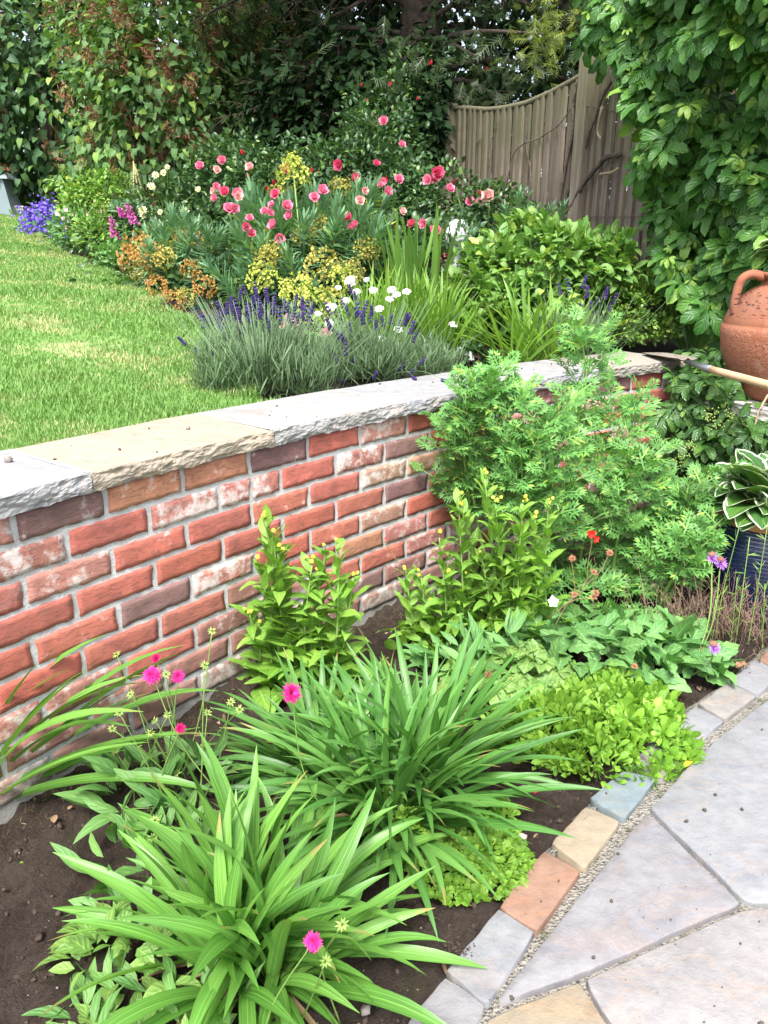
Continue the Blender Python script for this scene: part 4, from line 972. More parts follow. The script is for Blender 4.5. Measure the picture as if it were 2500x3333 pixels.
def needlespray(seed):
    g = Geo(); rs = np.random.default_rng(seed)
    for k in range(13):
        f = k / 13; a = (1 if k % 2 else -1) * R(48 + rs.normal() * 8); g.addg(strip('needle', .42 * (1 - .6 * f) + .1, .085, 1, fold=.1, droop=.3, cols=1), rotz(a) @ roty(rs.normal() * .4), (0, f, -.12 * f * f))
    g.addg(strip('needle', 1, .06, 3, fold=.1, droop=.2, cols=1)); return g
T_spray = [needlespray(k) for k in range(3)]
spP = np.array(spP); spD = np.array(spD); M = frames(spD, rs.normal(size=(len(spD), 3)) * .5 + V3(0, 0, 1), rs.uniform(.09, .2, len(spD)))
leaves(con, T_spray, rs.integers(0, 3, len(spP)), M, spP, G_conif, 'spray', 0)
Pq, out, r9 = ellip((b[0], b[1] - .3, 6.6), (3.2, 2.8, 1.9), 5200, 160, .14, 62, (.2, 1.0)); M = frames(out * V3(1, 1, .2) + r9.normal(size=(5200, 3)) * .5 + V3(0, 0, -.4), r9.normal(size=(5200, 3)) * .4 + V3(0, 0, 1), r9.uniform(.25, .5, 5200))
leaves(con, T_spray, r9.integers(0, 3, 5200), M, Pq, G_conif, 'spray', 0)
# brighter green sprays hanging in front, over the fence
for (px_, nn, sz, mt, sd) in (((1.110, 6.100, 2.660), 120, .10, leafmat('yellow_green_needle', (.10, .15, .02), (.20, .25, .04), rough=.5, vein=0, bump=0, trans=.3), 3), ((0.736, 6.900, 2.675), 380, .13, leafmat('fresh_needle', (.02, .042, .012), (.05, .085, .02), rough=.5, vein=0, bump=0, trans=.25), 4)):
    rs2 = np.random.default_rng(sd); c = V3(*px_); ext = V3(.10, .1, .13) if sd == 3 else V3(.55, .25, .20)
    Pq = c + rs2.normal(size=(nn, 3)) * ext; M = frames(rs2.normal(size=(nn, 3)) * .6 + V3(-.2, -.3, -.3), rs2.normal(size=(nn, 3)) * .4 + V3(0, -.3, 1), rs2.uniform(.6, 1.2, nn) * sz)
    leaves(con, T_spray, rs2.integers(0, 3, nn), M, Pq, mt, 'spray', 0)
    obj('branch', tube(smoothline([V3(b[0], b[1], c[2] + .5), (V3(b[0], b[1], c[2] + .3) + c) / 2 + V3(0, 0, .15), c], 5), .03, .008, 6), M_bark, con)

ivy = thing('ivy', 'dense dark ivy mass covering the fence left of its first visible post', 'climber', gnd((-0.208, 7.600, 1.547)))
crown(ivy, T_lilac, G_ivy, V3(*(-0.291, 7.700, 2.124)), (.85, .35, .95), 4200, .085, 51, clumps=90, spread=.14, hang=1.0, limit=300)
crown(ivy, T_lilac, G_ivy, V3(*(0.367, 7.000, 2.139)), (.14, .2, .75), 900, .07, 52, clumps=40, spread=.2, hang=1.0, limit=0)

# shed and bin at the far end of the lawn
shed = thing('shed', 'dark brown shed corner half hidden behind the left lilac', 'shed', gnd((-5.592, 12.200, 1.751)))
q = V3(*shed.location); M_shed = plainmat('stained_timber', (.045, .026, .018), (.10, .06, .042), 9, .85, .3, 40)
obj('wall', box(q + V3(-.9, .25, .85), (2.2, .3, 1.9)), plainmat('shed_dark_timber', (.03, .018, .014), (.06, .04, .03), 9), shed, smooth=False)  # darker brown timber behind the planks
for i in range(8): obj('plank', box(q + V3(-1.9 + i * .28, .085, .82), (.265, .02, 1.8)), M_shed, shed, smooth=False)
obj('roof', box(q + V3(-.9, .2, 1.85), (2.5, .8, .06)), M_shed, shed, smooth=False)
binp = V3(*gnd((-4.796, 10.466, 1.637))); bn = thing('garden_bin', 'blue-grey lidded plastic bin standing at the far end of the lawn', 'bin', binp)
M_bin = plainmat('grey_blue_plastic', (.17, .22, .235), (.21, .26, .275), 3, .5, 0)
def taper(c, w0, d0, w1, d1, z0, z1, sh=0):
    V = [(c[0] + x * w / 2 + s, c[1] + y * d / 2, c[2] + z) for z, w, d, s in ((z0, w0, d0, 0), (z1, w1, d1, sh)) for y in (-1, 1) for x in (-1, 1)]
    return Geo().add(np.array(V), [0, 2, 3, 1, 4, 5, 7, 6, 0, 1, 5, 4, 2, 6, 7, 3, 0, 4, 6, 2, 1, 3, 7, 5], [4] * 6)
obj('body', taper(binp, .30, .32, .26, .30, 0, .42, -.05), M_bin, bn, smooth=False); obj('lid', cat([taper(binp + V3(-.02, 0, 0), .36, .38, .33, .36, .42, .45), taper(binp + V3(-.02, 0, 0), .33, .36, .20, .22, .45, .50)]), M_bin, bn, smooth=False)
obj('handle', box(binp + V3(-.03, -.20, .40), (.14, .02, .025)), M_bin, bn)
trg = thing('trough', 'low pale plastic trough beside the garden bin', 'trough', gnd((-4.682, 10.558, 1.637))); obj('body', taper(V3(*trg.location), .20, .2, .24, .24, 0, .10), plainmat('pale_plastic', (.5, .46, .46), (.6, .56, .56), 4, .6, 0), trg, smooth=False)
obj('rim', taper(V3(*trg.location), .26, .26, .26, .26, .10, .115), plainmat('pale_plastic_rim', (.52, .48, .48), (.6, .56, .56), 4, .6, 0), trg, smooth=False)

# ================================================================== FAR END OF THE BORDER
bx = thing('box_bush', 'rounded yellow-green clipped bush behind the foxgloves', 'shrub', gnd((-2.767, 8.000, 1.386)))
crown(bx, T_ov, G_box, V3(*(-2.628, 7.700, 1.570)), (.34, .30, .34), 3800, .042, 71, clumps=150, spread=.08, hang=.1, upn=.8, shell=(.75, 1.0), limit=300)
sp = thing('spindle_bush', 'small bright green leafy bush in the shade left of the rounded bush', 'shrub', gnd((-3.401, 9.000, 1.528))); crown(sp, T_ov, G_box, V3(*(-3.361, 9.000, 1.900)), (.22, .2, .14), 170, .06, 72, clumps=14, spread=.2, limit=170)
tree_trunk(sp, [([V3(*sp.location), V3(*(-3.365, 9.000, 1.870))], .015, .006)])
cam_ = thing('bellflower', 'patch of vivid violet-blue flowers at the far edge of the lawn', 'flowering plant', gnd((-3.531, 8.500, 1.272)))
rs = np.random.default_rng(73); T_v = [daisy(5, .6, .5, 55, 1, 'ovate', -.3, k) for k in range(2)]
crown(cam_, T_ov, G_mid, V3(*(-3.468, 8.500, 1.378)), (.30, .2, .20), 700, .05, 74, clumps=40, hang=.1, limit=0)
crown(cam_, T_v, P_blue, V3(*(-3.403, 8.200, 1.451)), (.23, .16, .22), 760, .040, 75, clumps=90, spread=.2, hang=-.3, upn=.3, limit=300, name='flower', stuff='small_flowers')
crown(cam_, T_v, P_blue, V3(*(-3.167, 8.000, 1.314)), (.13, .12, .08), 120, .036, 76, clumps=20, spread=.25, hang=-.3, limit=80, name='flower', stuff='small_flowers')
mal = thing('mallow', 'loose bushy plant with a few pale pink flowers beside the violet-blue patch', 'flowering plant', gnd((-2.805, 7.400, 1.191)))
crown(mal, T_ov, G_mid, V3(*(-2.771, 7.400, 1.349)), (.26, .22, .19), 1500, .042, 77, clumps=60, spread=.16, hang=.0, limit=300)
place(mal, 'flower', [mk('flower', daisy(5, .6, .55, 60, 1, 'obovate', -.3, 1), P_pink)], [unproj(x, y, 7.3) for x, y in ((186,697),(208,712),(226,720),(219,742),(286,696),(288,734),(214,683),(243,700),(330,690))], [V3(random.uniform(-.3, .3), -1, .3) for _ in range(9)], [.045] * 9)
low = thing('spurge_seedling', 'fresh green leafy plant at the lawn edge under the foxgloves', 'plant', gnd((-2.436, 6.900, 1.171))); crown(low, T_lance, G_box, V3(*(-2.404, 6.900, 1.331)), (.20, .18, .17), 900, .06, 78, clumps=50, spread=.16, hang=-.1, limit=300)
low2 = thing('columbine', 'low grey-green leafy plant at the lawn edge left of the orange spurge', 'plant', gnd((-2.036, 6.200, 1.067))); crown(low2, T_ov, G_knaut, V3(*(-2.027, 6.200, 1.157)), (.17, .18, .13), 800, .045, 79, clumps=40, spread=.2, hang=.1, limit=300)
low3 = thing('columbine', 'blue-green mound of small leaves between the foxgloves and the cream flowers', 'plant', gnd((-2.167, 7.000, 1.296))); crown(low3, T_ov, G_euph, V3(*(-2.165, 7.000, 1.444)), (.17, .18, .16), 700, .05, 80, clumps=40, spread=.2, hang=.1, limit=300)

def foxglove(label, bot, top, Y, w):
    r = thing('foxglove', label, 'foxglove', gnd(bot), 'foxgloves by the rounded bush'); a, b_ = V3(*bot), V3(*top); L = np.linalg.norm(b_ - a)
    obj('stem', tube(smoothline([V3(*r.location), a, (a + b_) / 2 + V3(.01, 0, 0), b_], 4), .006, .002, 5), M_stem, r)
    T = strip('oblong', 1, .9, 2, fold=.9, droop=.5); bell = cat([Geo().addg(lathe([(.12, 0), (.2, .4), (.24, .8), (.36, 1.0)], 7), rotx(R(-90)))]); me = mk('bell', bell, P_fox)
    n = 26; f = np.linspace(0, .95, n); P = [a + (b_ - a) * t + V3(math.cos(k * 2.4) * w * .25, -abs(math.sin(k * 2.4)) * w * .25, 0) for k, t in enumerate(f)]
    place(r, 'bell', [me], P, [V3(math.cos(k * 2.4), -abs(math.sin(k * 2.4)) - .3, -.7) for k in range(n)], [w * (1.0 - .55 * t) for t in f])
    g = [Geo().addg(x, frames(V3(math.cos(k * 2.2), math.sin(k * 2.2), .5)[None], V3(0, 0, 1)[None], .13)[0], V3(*r.location) + V3(0, 0, .03 * k)) for k, x in enumerate([T_lance[k % 3] for k in range(9)])]
    obj('leaf', cat(g), G_knaut, r, kind='stuff')
foxglove('pink foxglove spire leaning left, nearest the lawn', (-2.134, 6.500, 1.338), (-2.156, 6.500, 1.497), 6.5, .038)
foxglove('longest pink foxglove spire, right beside the bamboo canes', (-1.987, 6.550, 1.450), (-2.036, 6.550, 1.595), 6.55, .038)
foxglove('short pink foxglove spire half hidden between two taller ones', (-2.117, 6.700, 1.505), (-2.150, 6.700, 1.570), 6.7, .034)
cane = thing('cane_wigwam', 'wigwam of three pale bamboo canes standing in front of the lilac', 'plant support', gnd((-2.357, 7.800, 1.439)))
for a, b_ in (((-2.372, 7.800, 1.520), (-2.330, 7.800, 2.015)), ((-2.335, 7.900, 1.579), (-2.341, 7.850, 2.004)), ((-2.315, 8.000, 1.721), (-2.346, 7.900, 1.969))): obj('cane', tube([V3(*a) + (V3(*a) - V3(*b_)) * .3, V3(*a), V3(*b_)], .007, .005, 6), plainmat('bamboo', (.34, .25, .11), (.48, .38, .19), 20, .6, 0), cane)
obj('tie', tube([(-2.361, 7.800, 1.709), (-2.333, 7.880, 1.714)], .005, n=5), M_twig, cane)
sca = thing('giant_scabious', 'tall plant with creamy yellow pompom flowers in front of the lilac', 'flowering plant', gnd((-1.843, 6.800, 1.367)))
crown(sca, T_lance, G_rose, V3(*(-1.829, 6.900, 1.538)), (.42, .25, .26), 1400, .075, 81, clumps=60, spread=.2, hang=.3, limit=300)
PP = [unproj(x, y, 6.6) for x, y in ((507,571),(533,563),(492,608),(645,617),(465,685),(466,702),(522,691),(511,736),(605,690),(545,545))]
place(sca, 'flower', [mk('flower', daisy(14, .55, .2, 80, 4, 'obovate', -.2, 4), P_cream)], PP, [V3(random.uniform(-.4, .4), -1, .5) for _ in PP], [.062 * random.uniform(.7, 1.15) for _ in PP])
for p in PP: obj('stem', tube(smoothline([V3(*p), V3(*p) * .5 + V3(*sca.location) * .5 + V3(0, .1, .15), V3(*sca.location)], 4), .0035, .004, 4), M_stem, sca)

# ================================================================== ROSES
def RY(y): return max(4.85, 5.8 - max(0, y - 540) / 200 * 1.7)
def rose_bush(label, foli, blooms, buds, Y, loc, seed, group='rose bushes along the back of the border'):
    r = thing('rose_bush', label, 'rose bush', gnd(loc), group)
    for (c, rad, n) in foli: crown(r, T_ov, G_rose, V3(*c), rad, n, .048, seed, clumps=70, spread=.18, hang=.2, upn=.7, limit=0); seed += 1
    for k, (c, rad, n) in enumerate(foli): obj('stem', tube(smoothline([V3(*r.location), (V3(*r.location) + V3(*c)) / 2 + V3(.08, 0, .05), V3(*c) + V3(0, 0, rad[2] * .7)], 5), .012, .005, 6), M_stem, r)
    D = [V3(random.uniform(-.7, .7), -1, random.uniform(-.1, .8)) for _ in blooms]
    place(r, 'bloom', ROSE_ME, blooms, D, [.096 * random.uniform(.7, 1.2) * (np.linalg.norm(V3(*p)) / 6.2) * (1.3 if Y == 5.6 else 1.0) for p in blooms])
    place(r, 'bud', [BUD_ME], buds, [V3(random.uniform(-.3, .3), -.4, 1) for _ in buds], [.05 * random.uniform(.7, 1.2) for _ in buds])
    return r
P_deep = petalmat('deep_rose_petal', (.62, .03, .13), (.74, .07, .20), tip=(.82, .17, .30)); ROSE_ME = [mk('bloom', g, P_rose) for g in B_rose] + [mk('bloom', B_rose[0], P_pale), mk('bloom', B_rose[1], P_deep), mk('bloom', B_rose[3], P_deep)]; BUD_ME = mk('bud', cat([daisy(5, .8, .5, 25, 2, 'ovate', -.8, 3)]), P_bud)
rose_bush('rose bush with scattered pink blooms left of the tallest lime spurge head', [((-1.254, 6.900, 1.730), (.42, .3, .32), 2600), ((-0.911, 6.600, 1.642), (.36, .3, .34), 2200), ((-1.228, 6.400, 1.407), (.3, .25, .25), 1300)],
  [unproj(x, y, RY(y)) for x, y in ((653,543),(725,523),(707,554),(814,545),(732,628),(698,622),(700,645),(772,633),(924,551),(898,634),(886,668),(879,692),(863,690),(933,673),(943,704),(892,734),(813,712),(803,740),(815,760),(912,775),(800,735),(745,682),(762,678),(703,607),(775,640))], [unproj(x, y, 6.2) for x, y in ((792,505),(805,580),(893,602),(872,623),(703,650),(778,667))], 6.3, (-1.111, 6.500, 1.226), 91)
rose_bush('rose bush with pink blooms in front of the dark ivy, centre of the border', [((-0.320, 6.500, 1.705), (.5, .3, .34), 3000), ((-0.058, 6.600, 1.824), (.34, .3, .5), 2200), ((0.084, 6.300, 1.606), (.36, .25, .3), 1900), ((-0.433, 6.000, 1.442), (.3, .25, .25), 1300)],
  [unproj(x, y, RY(y)) for x, y in ((1024,645),(1048,622),(1104,537),(1152,581),(1187,621),(1173,653),(1225,535),(1299,586),(1245,592),(1260,622),(1309,690),(1136,712),(1157,732),(1147,742),(1240,605),(1342,730),(1380,727),(1417,755))], [unproj(x, y, 6.0) for x, y in ((1015,563),(1037,567),(1255,598),(1287,748),(1163,690),(1290,755))], 6.0, (-0.173, 6.300, 1.275), 95)
rose_bush('climbing rose reaching up the ivy with two single pink blooms', [((0.039, 7.000, 2.183), (.32, .2, .42), 1500), ((0.162, 7.000, 2.386), (.25, .2, .35), 900)], [(-0.012, 6.150, 2.119), (0.115, 6.050, 1.952)], [unproj(x, y, 6.7) for x, y in ((1177,283),(1271,278),(1271,285),(1194,335),(1155,424),(1220,383),(1360,328),(1399,214),(1584,231),(1285,365))], 6.7, (0.122, 7.000, 1.378), 99)
rose_bush('rose bush with the big clear pink blooms against the fence', [((0.496, 5.900, 1.503), (.34, .25, .26), 1700), ((0.715, 5.700, 1.436), (.28, .2, .22), 1200)], [unproj(x, y, 5.6) for x, y in ((1394,587),(1423,565),(1462,618),(1530,658),(1557,662),(1592,645),(1408,575),(1420,828),(1462,830))], [unproj(x, y, 5.6) for x, y in ((1478,598),(1558,637),(1360,752))], 5.6, (0.539, 5.800, 1.275), 103)

# ================================================================== SPURGES
def spurge(label, loc, shoots, heads, seed, fol=None):
    r = thing('spurge', label, 'spurge', gnd(loc), 'spurges with whorled blue-green leaves'); rl = V3(*r.location); rs = np.random.default_rng(seed)
    me = [mk('shoot', g, G_euph) for g in B_shoot]
    P, D, S = [], [], []
    for tip, L in shoots:
        tip = V3(*tip); d = nrm(tip - rl + rs.normal(size=3) * .10 + V3(0, 0, .25)); P.append(tip - d * L); D.append(d); S.append(L)
    place(r, 'shoot', me, P, D, S)
    for p in P[::2]: obj('stem', tube(smoothline([rl, (rl + p) / 2 + V3(0, 0, -.03), p], 4), .007, .006, 5), M_stem, r)
    hm = {m.name: [mk('flower_head', g, m) for g in B_head] for m in (P_bract, P_rust, P_gold)}
    for tip, s, m in heads:
        tip = V3(*tip); d = nrm(tip - rl + V3(0, -.3, .5)); place(r, 'flower_head', hm[m.name], [tip - d * s * .2], [d], [s]); obj('stem', tube(smoothline([rl, (rl + tip) / 2 + V3(0, 0, -.02), tip], 4), .006, .004, 5), M_stem, r)
def grid_pts(x0, x1, y0, y1, n, Y, seed, dy=.35):
    rs = np.random.default_rng(seed); return [(rs.uniform(x0, x1), rs.uniform(y0, y1), Y + rs.uniform(-dy, dy)) for _ in range(n)]
def Q(l): return [unproj(*a) for a in l]
spurge('big blue-green spurge with yellow-green flower heads in the middle of the border', (-0.478, 4.900, 0.892), [(p, .30 + .08 * random.random()) for p in Q(grid_pts(780,1240,690,960,40,4.9,1) + grid_pts(760,1270,610,760,34,5.35,6,.2) + [(1185,640,5.2), (1010,640,5.4), (920,680,5.2), (860,690,5.2), (780,680,5.3), (1260,800,4.9), (690,880,4.9), (740,930,4.8), (1190,700,5.0), (640,1000,4.9), (1090,690,5.1)])],
  [((-0.743, 5.700, 1.628), .12, P_gold), ((-0.483, 4.900, 1.338), .15, P_gold), ((-0.698, 4.700, 1.216), .13, P_gold), ((-0.094, 4.700, 1.269), .14, P_gold), ((-0.228, 4.500, 1.105), .16, P_bract), ((-0.602, 5.500, 1.727), .21, P_bract), ((-0.605, 5.500, 1.800), .14, P_bract), ((-0.287, 5.500, 1.653), .15, P_gold), ((-0.357, 4.600, 1.193), .20, P_gold), ((-0.714, 4.600, 1.117), .17, P_bract), ((-0.503, 4.500, 1.063), .18, P_bract), ((-0.377, 4.400, 0.978), .20, P_bract), ((-0.644, 4.700, 1.242), .14, P_gold), ((-0.295, 4.450, 0.992), .15, P_gold), ((-0.180, 4.600, 1.152), .13, P_gold), ((-0.407, 5.000, 1.410), .12, P_gold), ((-0.513, 4.500, 1.022), .15, P_bract)], 111)
spurge('spurge with orange-brown flower heads at the edge of the lawn', (-1.414, 5.300, 0.900), [(p, .26 + .06 * random.random()) for p in Q(grid_pts(480,760,740,960,34,5.5,2) + [(480,760,5.8), (600,700,5.9), (560,690,6.0), (640,740,5.7)])],
  [((-1.517, 5.200, 1.229), .18, P_rust), ((-1.393, 5.100, 1.211), .15, P_gold), ((-1.201, 5.000, 1.140), .12, P_rust), ((-1.651, 5.400, 1.285), .21, P_rust), ((-1.678, 5.300, 1.209), .17, P_rust), ((-1.460, 5.600, 1.287), .17, P_rust), ((-1.371, 5.600, 1.347), .14, P_rust), ((-1.289, 5.600, 1.318), .13, P_rust), ((-1.391, 4.900, 1.044), .13, P_rust), ((-1.279, 4.800, 0.960), .15, P_rust), ((-1.194, 4.800, 0.978), .11, P_gold), ((-1.073, 4.800, 1.049), .13, P_rust), ((-1.566, 5.200, 1.135), .16, P_gold)], 112)
spurge('dark blue-green spurge shoots close to the fence behind the hydrangea', (0.855, 5.200, 1.274), [(p, .24) for p in Q([(1690,640,5.3), (1650,690,5.2), (1720,690,5.2), (1790,690,5.2), (1830,680,5.1), (1510,750,4.9), (1540,770,4.85), (1620,730,5.2), (1760,720,5.2)])], [], 113)
und = thing('cranesbill', 'low dark leafy plants filling the ground beneath the spurges', 'ground cover', gnd((-0.707, 5.200, 0.889)), kind='stuff')
crown(und, T_ov, G_rose, V3(*(-0.940, 5.700, 1.064)), (.9, .7, .25), 3600, .055, 82, clumps=120, spread=.15, hang=.1, limit=0)
crown(und, T_ov, G_rose, V3(*(0.192, 5.200, 1.122)), (.8, .6, .28), 3000, .055, 83, clumps=120, spread=.15, hang=.1, limit=0)
crown(und, T_ov, G_rose, V3(*(-1.874, 7.200, 1.324)), (.9, .6, .22), 2600, .06, 84, clumps=100, spread=.15, hang=.1, limit=0)

# statue
st = thing('bust', 'small white stone bust of a woman half hidden behind the hydrangea', 'statue', gnd((0.426, 4.950, 1.165)))
M_wh = plainmat('white_stone', (.42, .42, .42), (.54, .54, .54), 25, .7, .2, 90); h = V3(*(0.421, 4.950, 1.310)); s_ = .085
head = ball(.5, 18, 14); head.V *= np.array([.80, .98, 1.18]); 
x_, z_ = -head.V[:, 0], head.V[:, 2]
face = np.exp(-((head.V[:, 1]) / .13) ** 2)
head.V[:, 0] -= (x_ > 0) * face * (.10 * np.exp(-((z_ + .03) / .10) ** 2) + .05 * np.exp(-((z_ + .24) / .05) ** 2) + .07 * np.exp(-((z_ + .42) / .08) ** 2) - .05 * np.exp(-((z_ - .12) / .05) ** 2))
hair = ball(.53, 18, 12); hair.V *= np.array([.80, 1.05, 1.12]); hair.V += .05 * fbm(hair.V * 7, 3)[:, None] * nrm(hair.V); hair.V += np.array([.13, 0, .12])
bun = ball(.22, 10, 8); bun.V += np.array([.52, 0, .02])
neck = lathe([(.30, -.55), (.22, -.35), (.20, -.1), (.22, .1)], 14, (.08, 0, -.45)); sh = ball(.5, 18, 10); sh.V *= np.array([1.05, 1.9, .75]); sh.V += np.array([.14, 0, -1.28])
ped = lathe([(.55, -2.6), (.5, -2.4), (.34, -2.2), (.34, -1.6), (.45, -1.45)], 16, (.12, 0, 0))
for nm, g in (('head', cat([head, neck])), ('hair', cat([hair, bun])), ('shoulders', sh), ('pedestal', ped)):
    g.V = g.V * 2 * s_ * .95 + h; obj(nm, g, M_wh, st)

# ================================================================== SWORD LEAVES, LAVENDER, WHITE FLOWERS
cro = thing('crocosmia', 'tall bright green clump of sword leaves right of the lavender', 'plant', gnd((0.144, 3.750, 0.793)), 'crocosmia clumps of sword leaves')
for (x, y, Y, n, sd) in ((1260, 1120, 3.7, 60, 1), (1350, 1130, 3.8, 100, 2), (1430, 1130, 3.7, 70, 3), (1190, 1130, 3.75, 34, 8)):
    q = unproj(x, y, Y); strap_clump(cro, gnd(q), n, (.28, .46), .015, (3, 40), G_sword, 120 + sd, rad=.11, droop=(.05, .7), fold=.15, tp=1.3, limit=75, segs=6)
iris = thing('iris', 'upright deep green iris fans behind the bright crocosmia', 'plant', gnd((0.162, 4.300, 0.954)))
for (x, Y, n, sd) in ((1345, 4.3, 26, 1), (1300, 4.3, 14, 2), (1400, 4.2, 10, 3)):
    q = unproj(x, 1000, Y); strap_clump(iris, gnd(q), n, (.42, .70), .026, (2, 17), G_iris, 130 + sd, rad=.08, droop=(.0, .25), fold=.12, segs=6)
cro2 = thing('crocosmia', 'low fan of bright sword leaves behind the coping, in front of the hydrangea', 'plant', gnd((0.749, 3.750, 0.780)), 'crocosmia clumps of sword leaves')
for (x, Y, n, sd) in ((1720, 3.75, 46, 1), (1800, 3.8, 40, 2), (1660, 3.65, 26, 3)):
    q = unproj(x, 1150, Y); strap_clump(cro2, gnd(q), n, (.26, .46), .014, (5, 58), G_sword, 140 + sd, rad=.08, droop=(.1, .7), fold=.15, segs=6, lean=(-.12, -.05))
mont = thing('daylily', 'dark arching strap leaves in front of the creeper beside the clipped box', 'plant', gnd((1.686, 4.350, 0.858)))
strap_clump(mont, gnd(unproj(2270, 1060, 4.4)), 40, (.28, .50), .026, (4, 55), G_strapd, 150, rad=.10, droop=(.3, 1.3), fold=.25)

def lavender(label, loc, centers, spikes, seed, nf=2600):
    r = thing('lavender', label, 'lavender', gnd(loc), 'lavender bushes behind the coping'); rl = V3(*r.location); rs = np.random.default_rng(seed)
    for k, (c, rad, n) in enumerate(centers):
        P, out, r2 = ellip(V3(*c), rad, n, 120, .16, seed + k, (.2, 1.0)); d = out * .5 + V3(0, 0, 1.1) + r2.normal(size=(n, 3)) * .35
        P[:, 2] = np.maximum(P[:, 2], ground(P[:, 0], P[:, 1]) + .01)
        leaves(r, T_fine, r2.integers(0, 3, n), frames(d, out + r2.normal(size=(n, 3)) * .3, r2.uniform(.035, .075, n)), P, G_lav, 'leaf', 0)
    me = [mk('flower_spike', spikelet(), P_lav), mk('flower_spike', spikelet(4, 6), P_lav)]
    tb = []
    P, D, S = [], [], []
    for p in spikes:
        p = V3(*p); base = rl + (p - rl) * V3(.35, .5, .12) + rs.normal(size=3) * V3(.06, .05, .01); d = nrm(nrm(p - base) + V3(0, 0, .5)); S.append(rs.uniform(.036, .062)); P.append(p - d * .02); D.append(d)
        tb.append(tube(smoothline([base, (base + p) / 2 + V3(0, 0, .015), p], 4), .0016, .0013, 3))
    place(r, 'flower_spike', me, P, D, S)
    for _ in range(len(spikes) * 3):
        p = rl + V3(rs.normal() * .2, rs.normal() * .10, rs.uniform(.2, .36)); b0 = rl + (p - rl) * V3(.4, .5, .1); tb.append(tube([b0, (b0 + p) / 2 + V3(0, 0, .01), p], .0014, .001, 3))
    obj('flower_stalks', cat(tb), G_lav, r, kind='stuff'); return r
rs = np.random.default_rng(160)
sp1 = [unproj(x, y, 2.95 + rs.uniform(-.15, .2)) for x, y in ((592,1110),(640,1148),(672,1045),(690,1040),(714,1033),(718,1062),(722,1010),(740,1000),(753,985),(770,1000),(783,960),(795,940),(802,1010),(822,1005),(832,935),(836,960),(836,990),(868,965),(870,1030),(890,1005),(892,975),(925,985),(937,1000),(963,978),(984,990),(960,1015),(995,1005),(1015,1005),(720,1075),(730,1090),(780,1070),(800,1060),(815,1050),(830,1045),(850,1040),(905,1015),(940,1030),(985,1020),(1005,1030),(642,1020),(665,1030),(690,1120),(695,1150),(660,1050),(765,1020),(778,1030),(812,1028),(845,1020),(862,1010),(915,1040),(875,1060),(900,1070),(725,1055),(745,1050),(760,1040),(882,1050),(950,1045),(970,1035),(1010,1045),(820,980),(845,975),(757,1005))]
sp2 = [unproj(x, y, 2.98 + rs.uniform(-.05, .25)) for x, y in ((1140,940),(1155,960),(1070,1010),(1072,1060),(1130,1010),(1115,985),(1160,1020),(1190,1000),(1205,1030),(1210,1010),(1180,1040),(1140,1065),(1100,1090),(1115,1100),(1080,1145),(1130,1150),(1275,1040),(1300,1055),(1323,1030),(1325,1045),(1340,1070),(1245,1045),(1055,1205),(1063,1180),(1065,1215),(1090,1165),(1110,1240),(1125,1140),(1150,1175),(1225,1060),(1185,1015),(1165,1010),(1340,1210),(1375,1175),(1350,1100),(1305,1200),(1222,1220))]
lavender('big lavender bush with dense dark purple spikes, at the lawn end of the coping', (-0.436, 2.860, 0.730), [((-0.487, 2.920, 0.835), (.20, .15, .15), 2500), ((-0.314, 2.920, 0.812), (.15, .13, .10), 1300), ((-0.600, 2.850, 0.822), (.10, .10, .12), 700)], sp1, 161)
lavender('smaller lavender with thin scattered spikes left of the bright sword leaves', (-0.066, 3.200, 0.721), [((-0.116, 3.200, 0.809), (.22, .13, .10), 1500), ((0.049, 3.250, 0.803), (.20, .12, .09), 1200), ((0.193, 3.300, 0.783), (.12, .1, .07), 700)], sp2, 164)
lavender('young lavender with a few spikes rising in front of the hydrangea', (0.948, 3.850, 0.798), [((0.913, 3.850, 0.857), (.15, .10, .09), 1300)], [unproj(x, y, 3.85) for x, y in ((1823,945),(1851,930),(1900,925),(1910,955),(1972,960),(1945,980),(2002,975),(1890,990),(1797,1055),(1770,1050),(1665,1070),(1750,1065),(1925,1005),(1985,1000))], 165)
cand = thing('candytuft', 'white flat-topped flowers on slim stems among the lavender', 'flowering plant', gnd((-0.029, 3.350, 0.736)))
WP = [unproj(x, y, 3.3) for x, y in ((1142,910),(1145,925),(1193,911),(1101,937),(1160,950),(1215,946),(1275,944),(1290,960),(1323,951),(1127,979),(1079,1001),(1035,1022),(1072,1053),(1235,1006),(1268,975),(1296,1073),(1242,1103),(1287,1128),(1138,915))]
place(cand, 'flower_head', [mk('flower_head', umbel(26, k), P_white) for k in range(2)], WP, [V3(random.uniform(-.25, .25), -.6, .8) for _ in WP], [.036 * random.uniform(.65, 1.15) for _ in WP])
for p in WP: obj('stem', tube(smoothline([V3(*p), (V3(*p) + V3(*cand.location)) / 2 + V3(0, .02, .02), V3(*cand.location) + V3(random.uniform(-.15, .15), random.uniform(-.05, .1), 0)], 4), .0016, .002, 4), M_stem, cand)
wc = thing('candytuft', 'small white flower clusters low behind the coping under the sword leaves', 'flowering plant', gnd((0.356, 3.650, 0.777)))
WP = [unproj(x, y, 3.6) for x, y in ((1475,1057),(1488,1145),(1496,1140),(1522,1152),(1530,1165))]; place(wc, 'flower_head', [mk('flower_head', umbel(26, 5), P_white)], WP, [V3(.1, -.6, .8)] * 5, [.035] * 5)
crown(wc, T_ov, G_rose, V3(*(0.371, 3.650, 0.770)), (.13, .1, .06), 500, .03, 166, clumps=30, spread=.2, limit=200)
ant = thing('snapdragon', 'pink ruffled flowers showing through the lavender spikes', 'flowering plant', gnd((-0.414, 3.500, 0.848)))
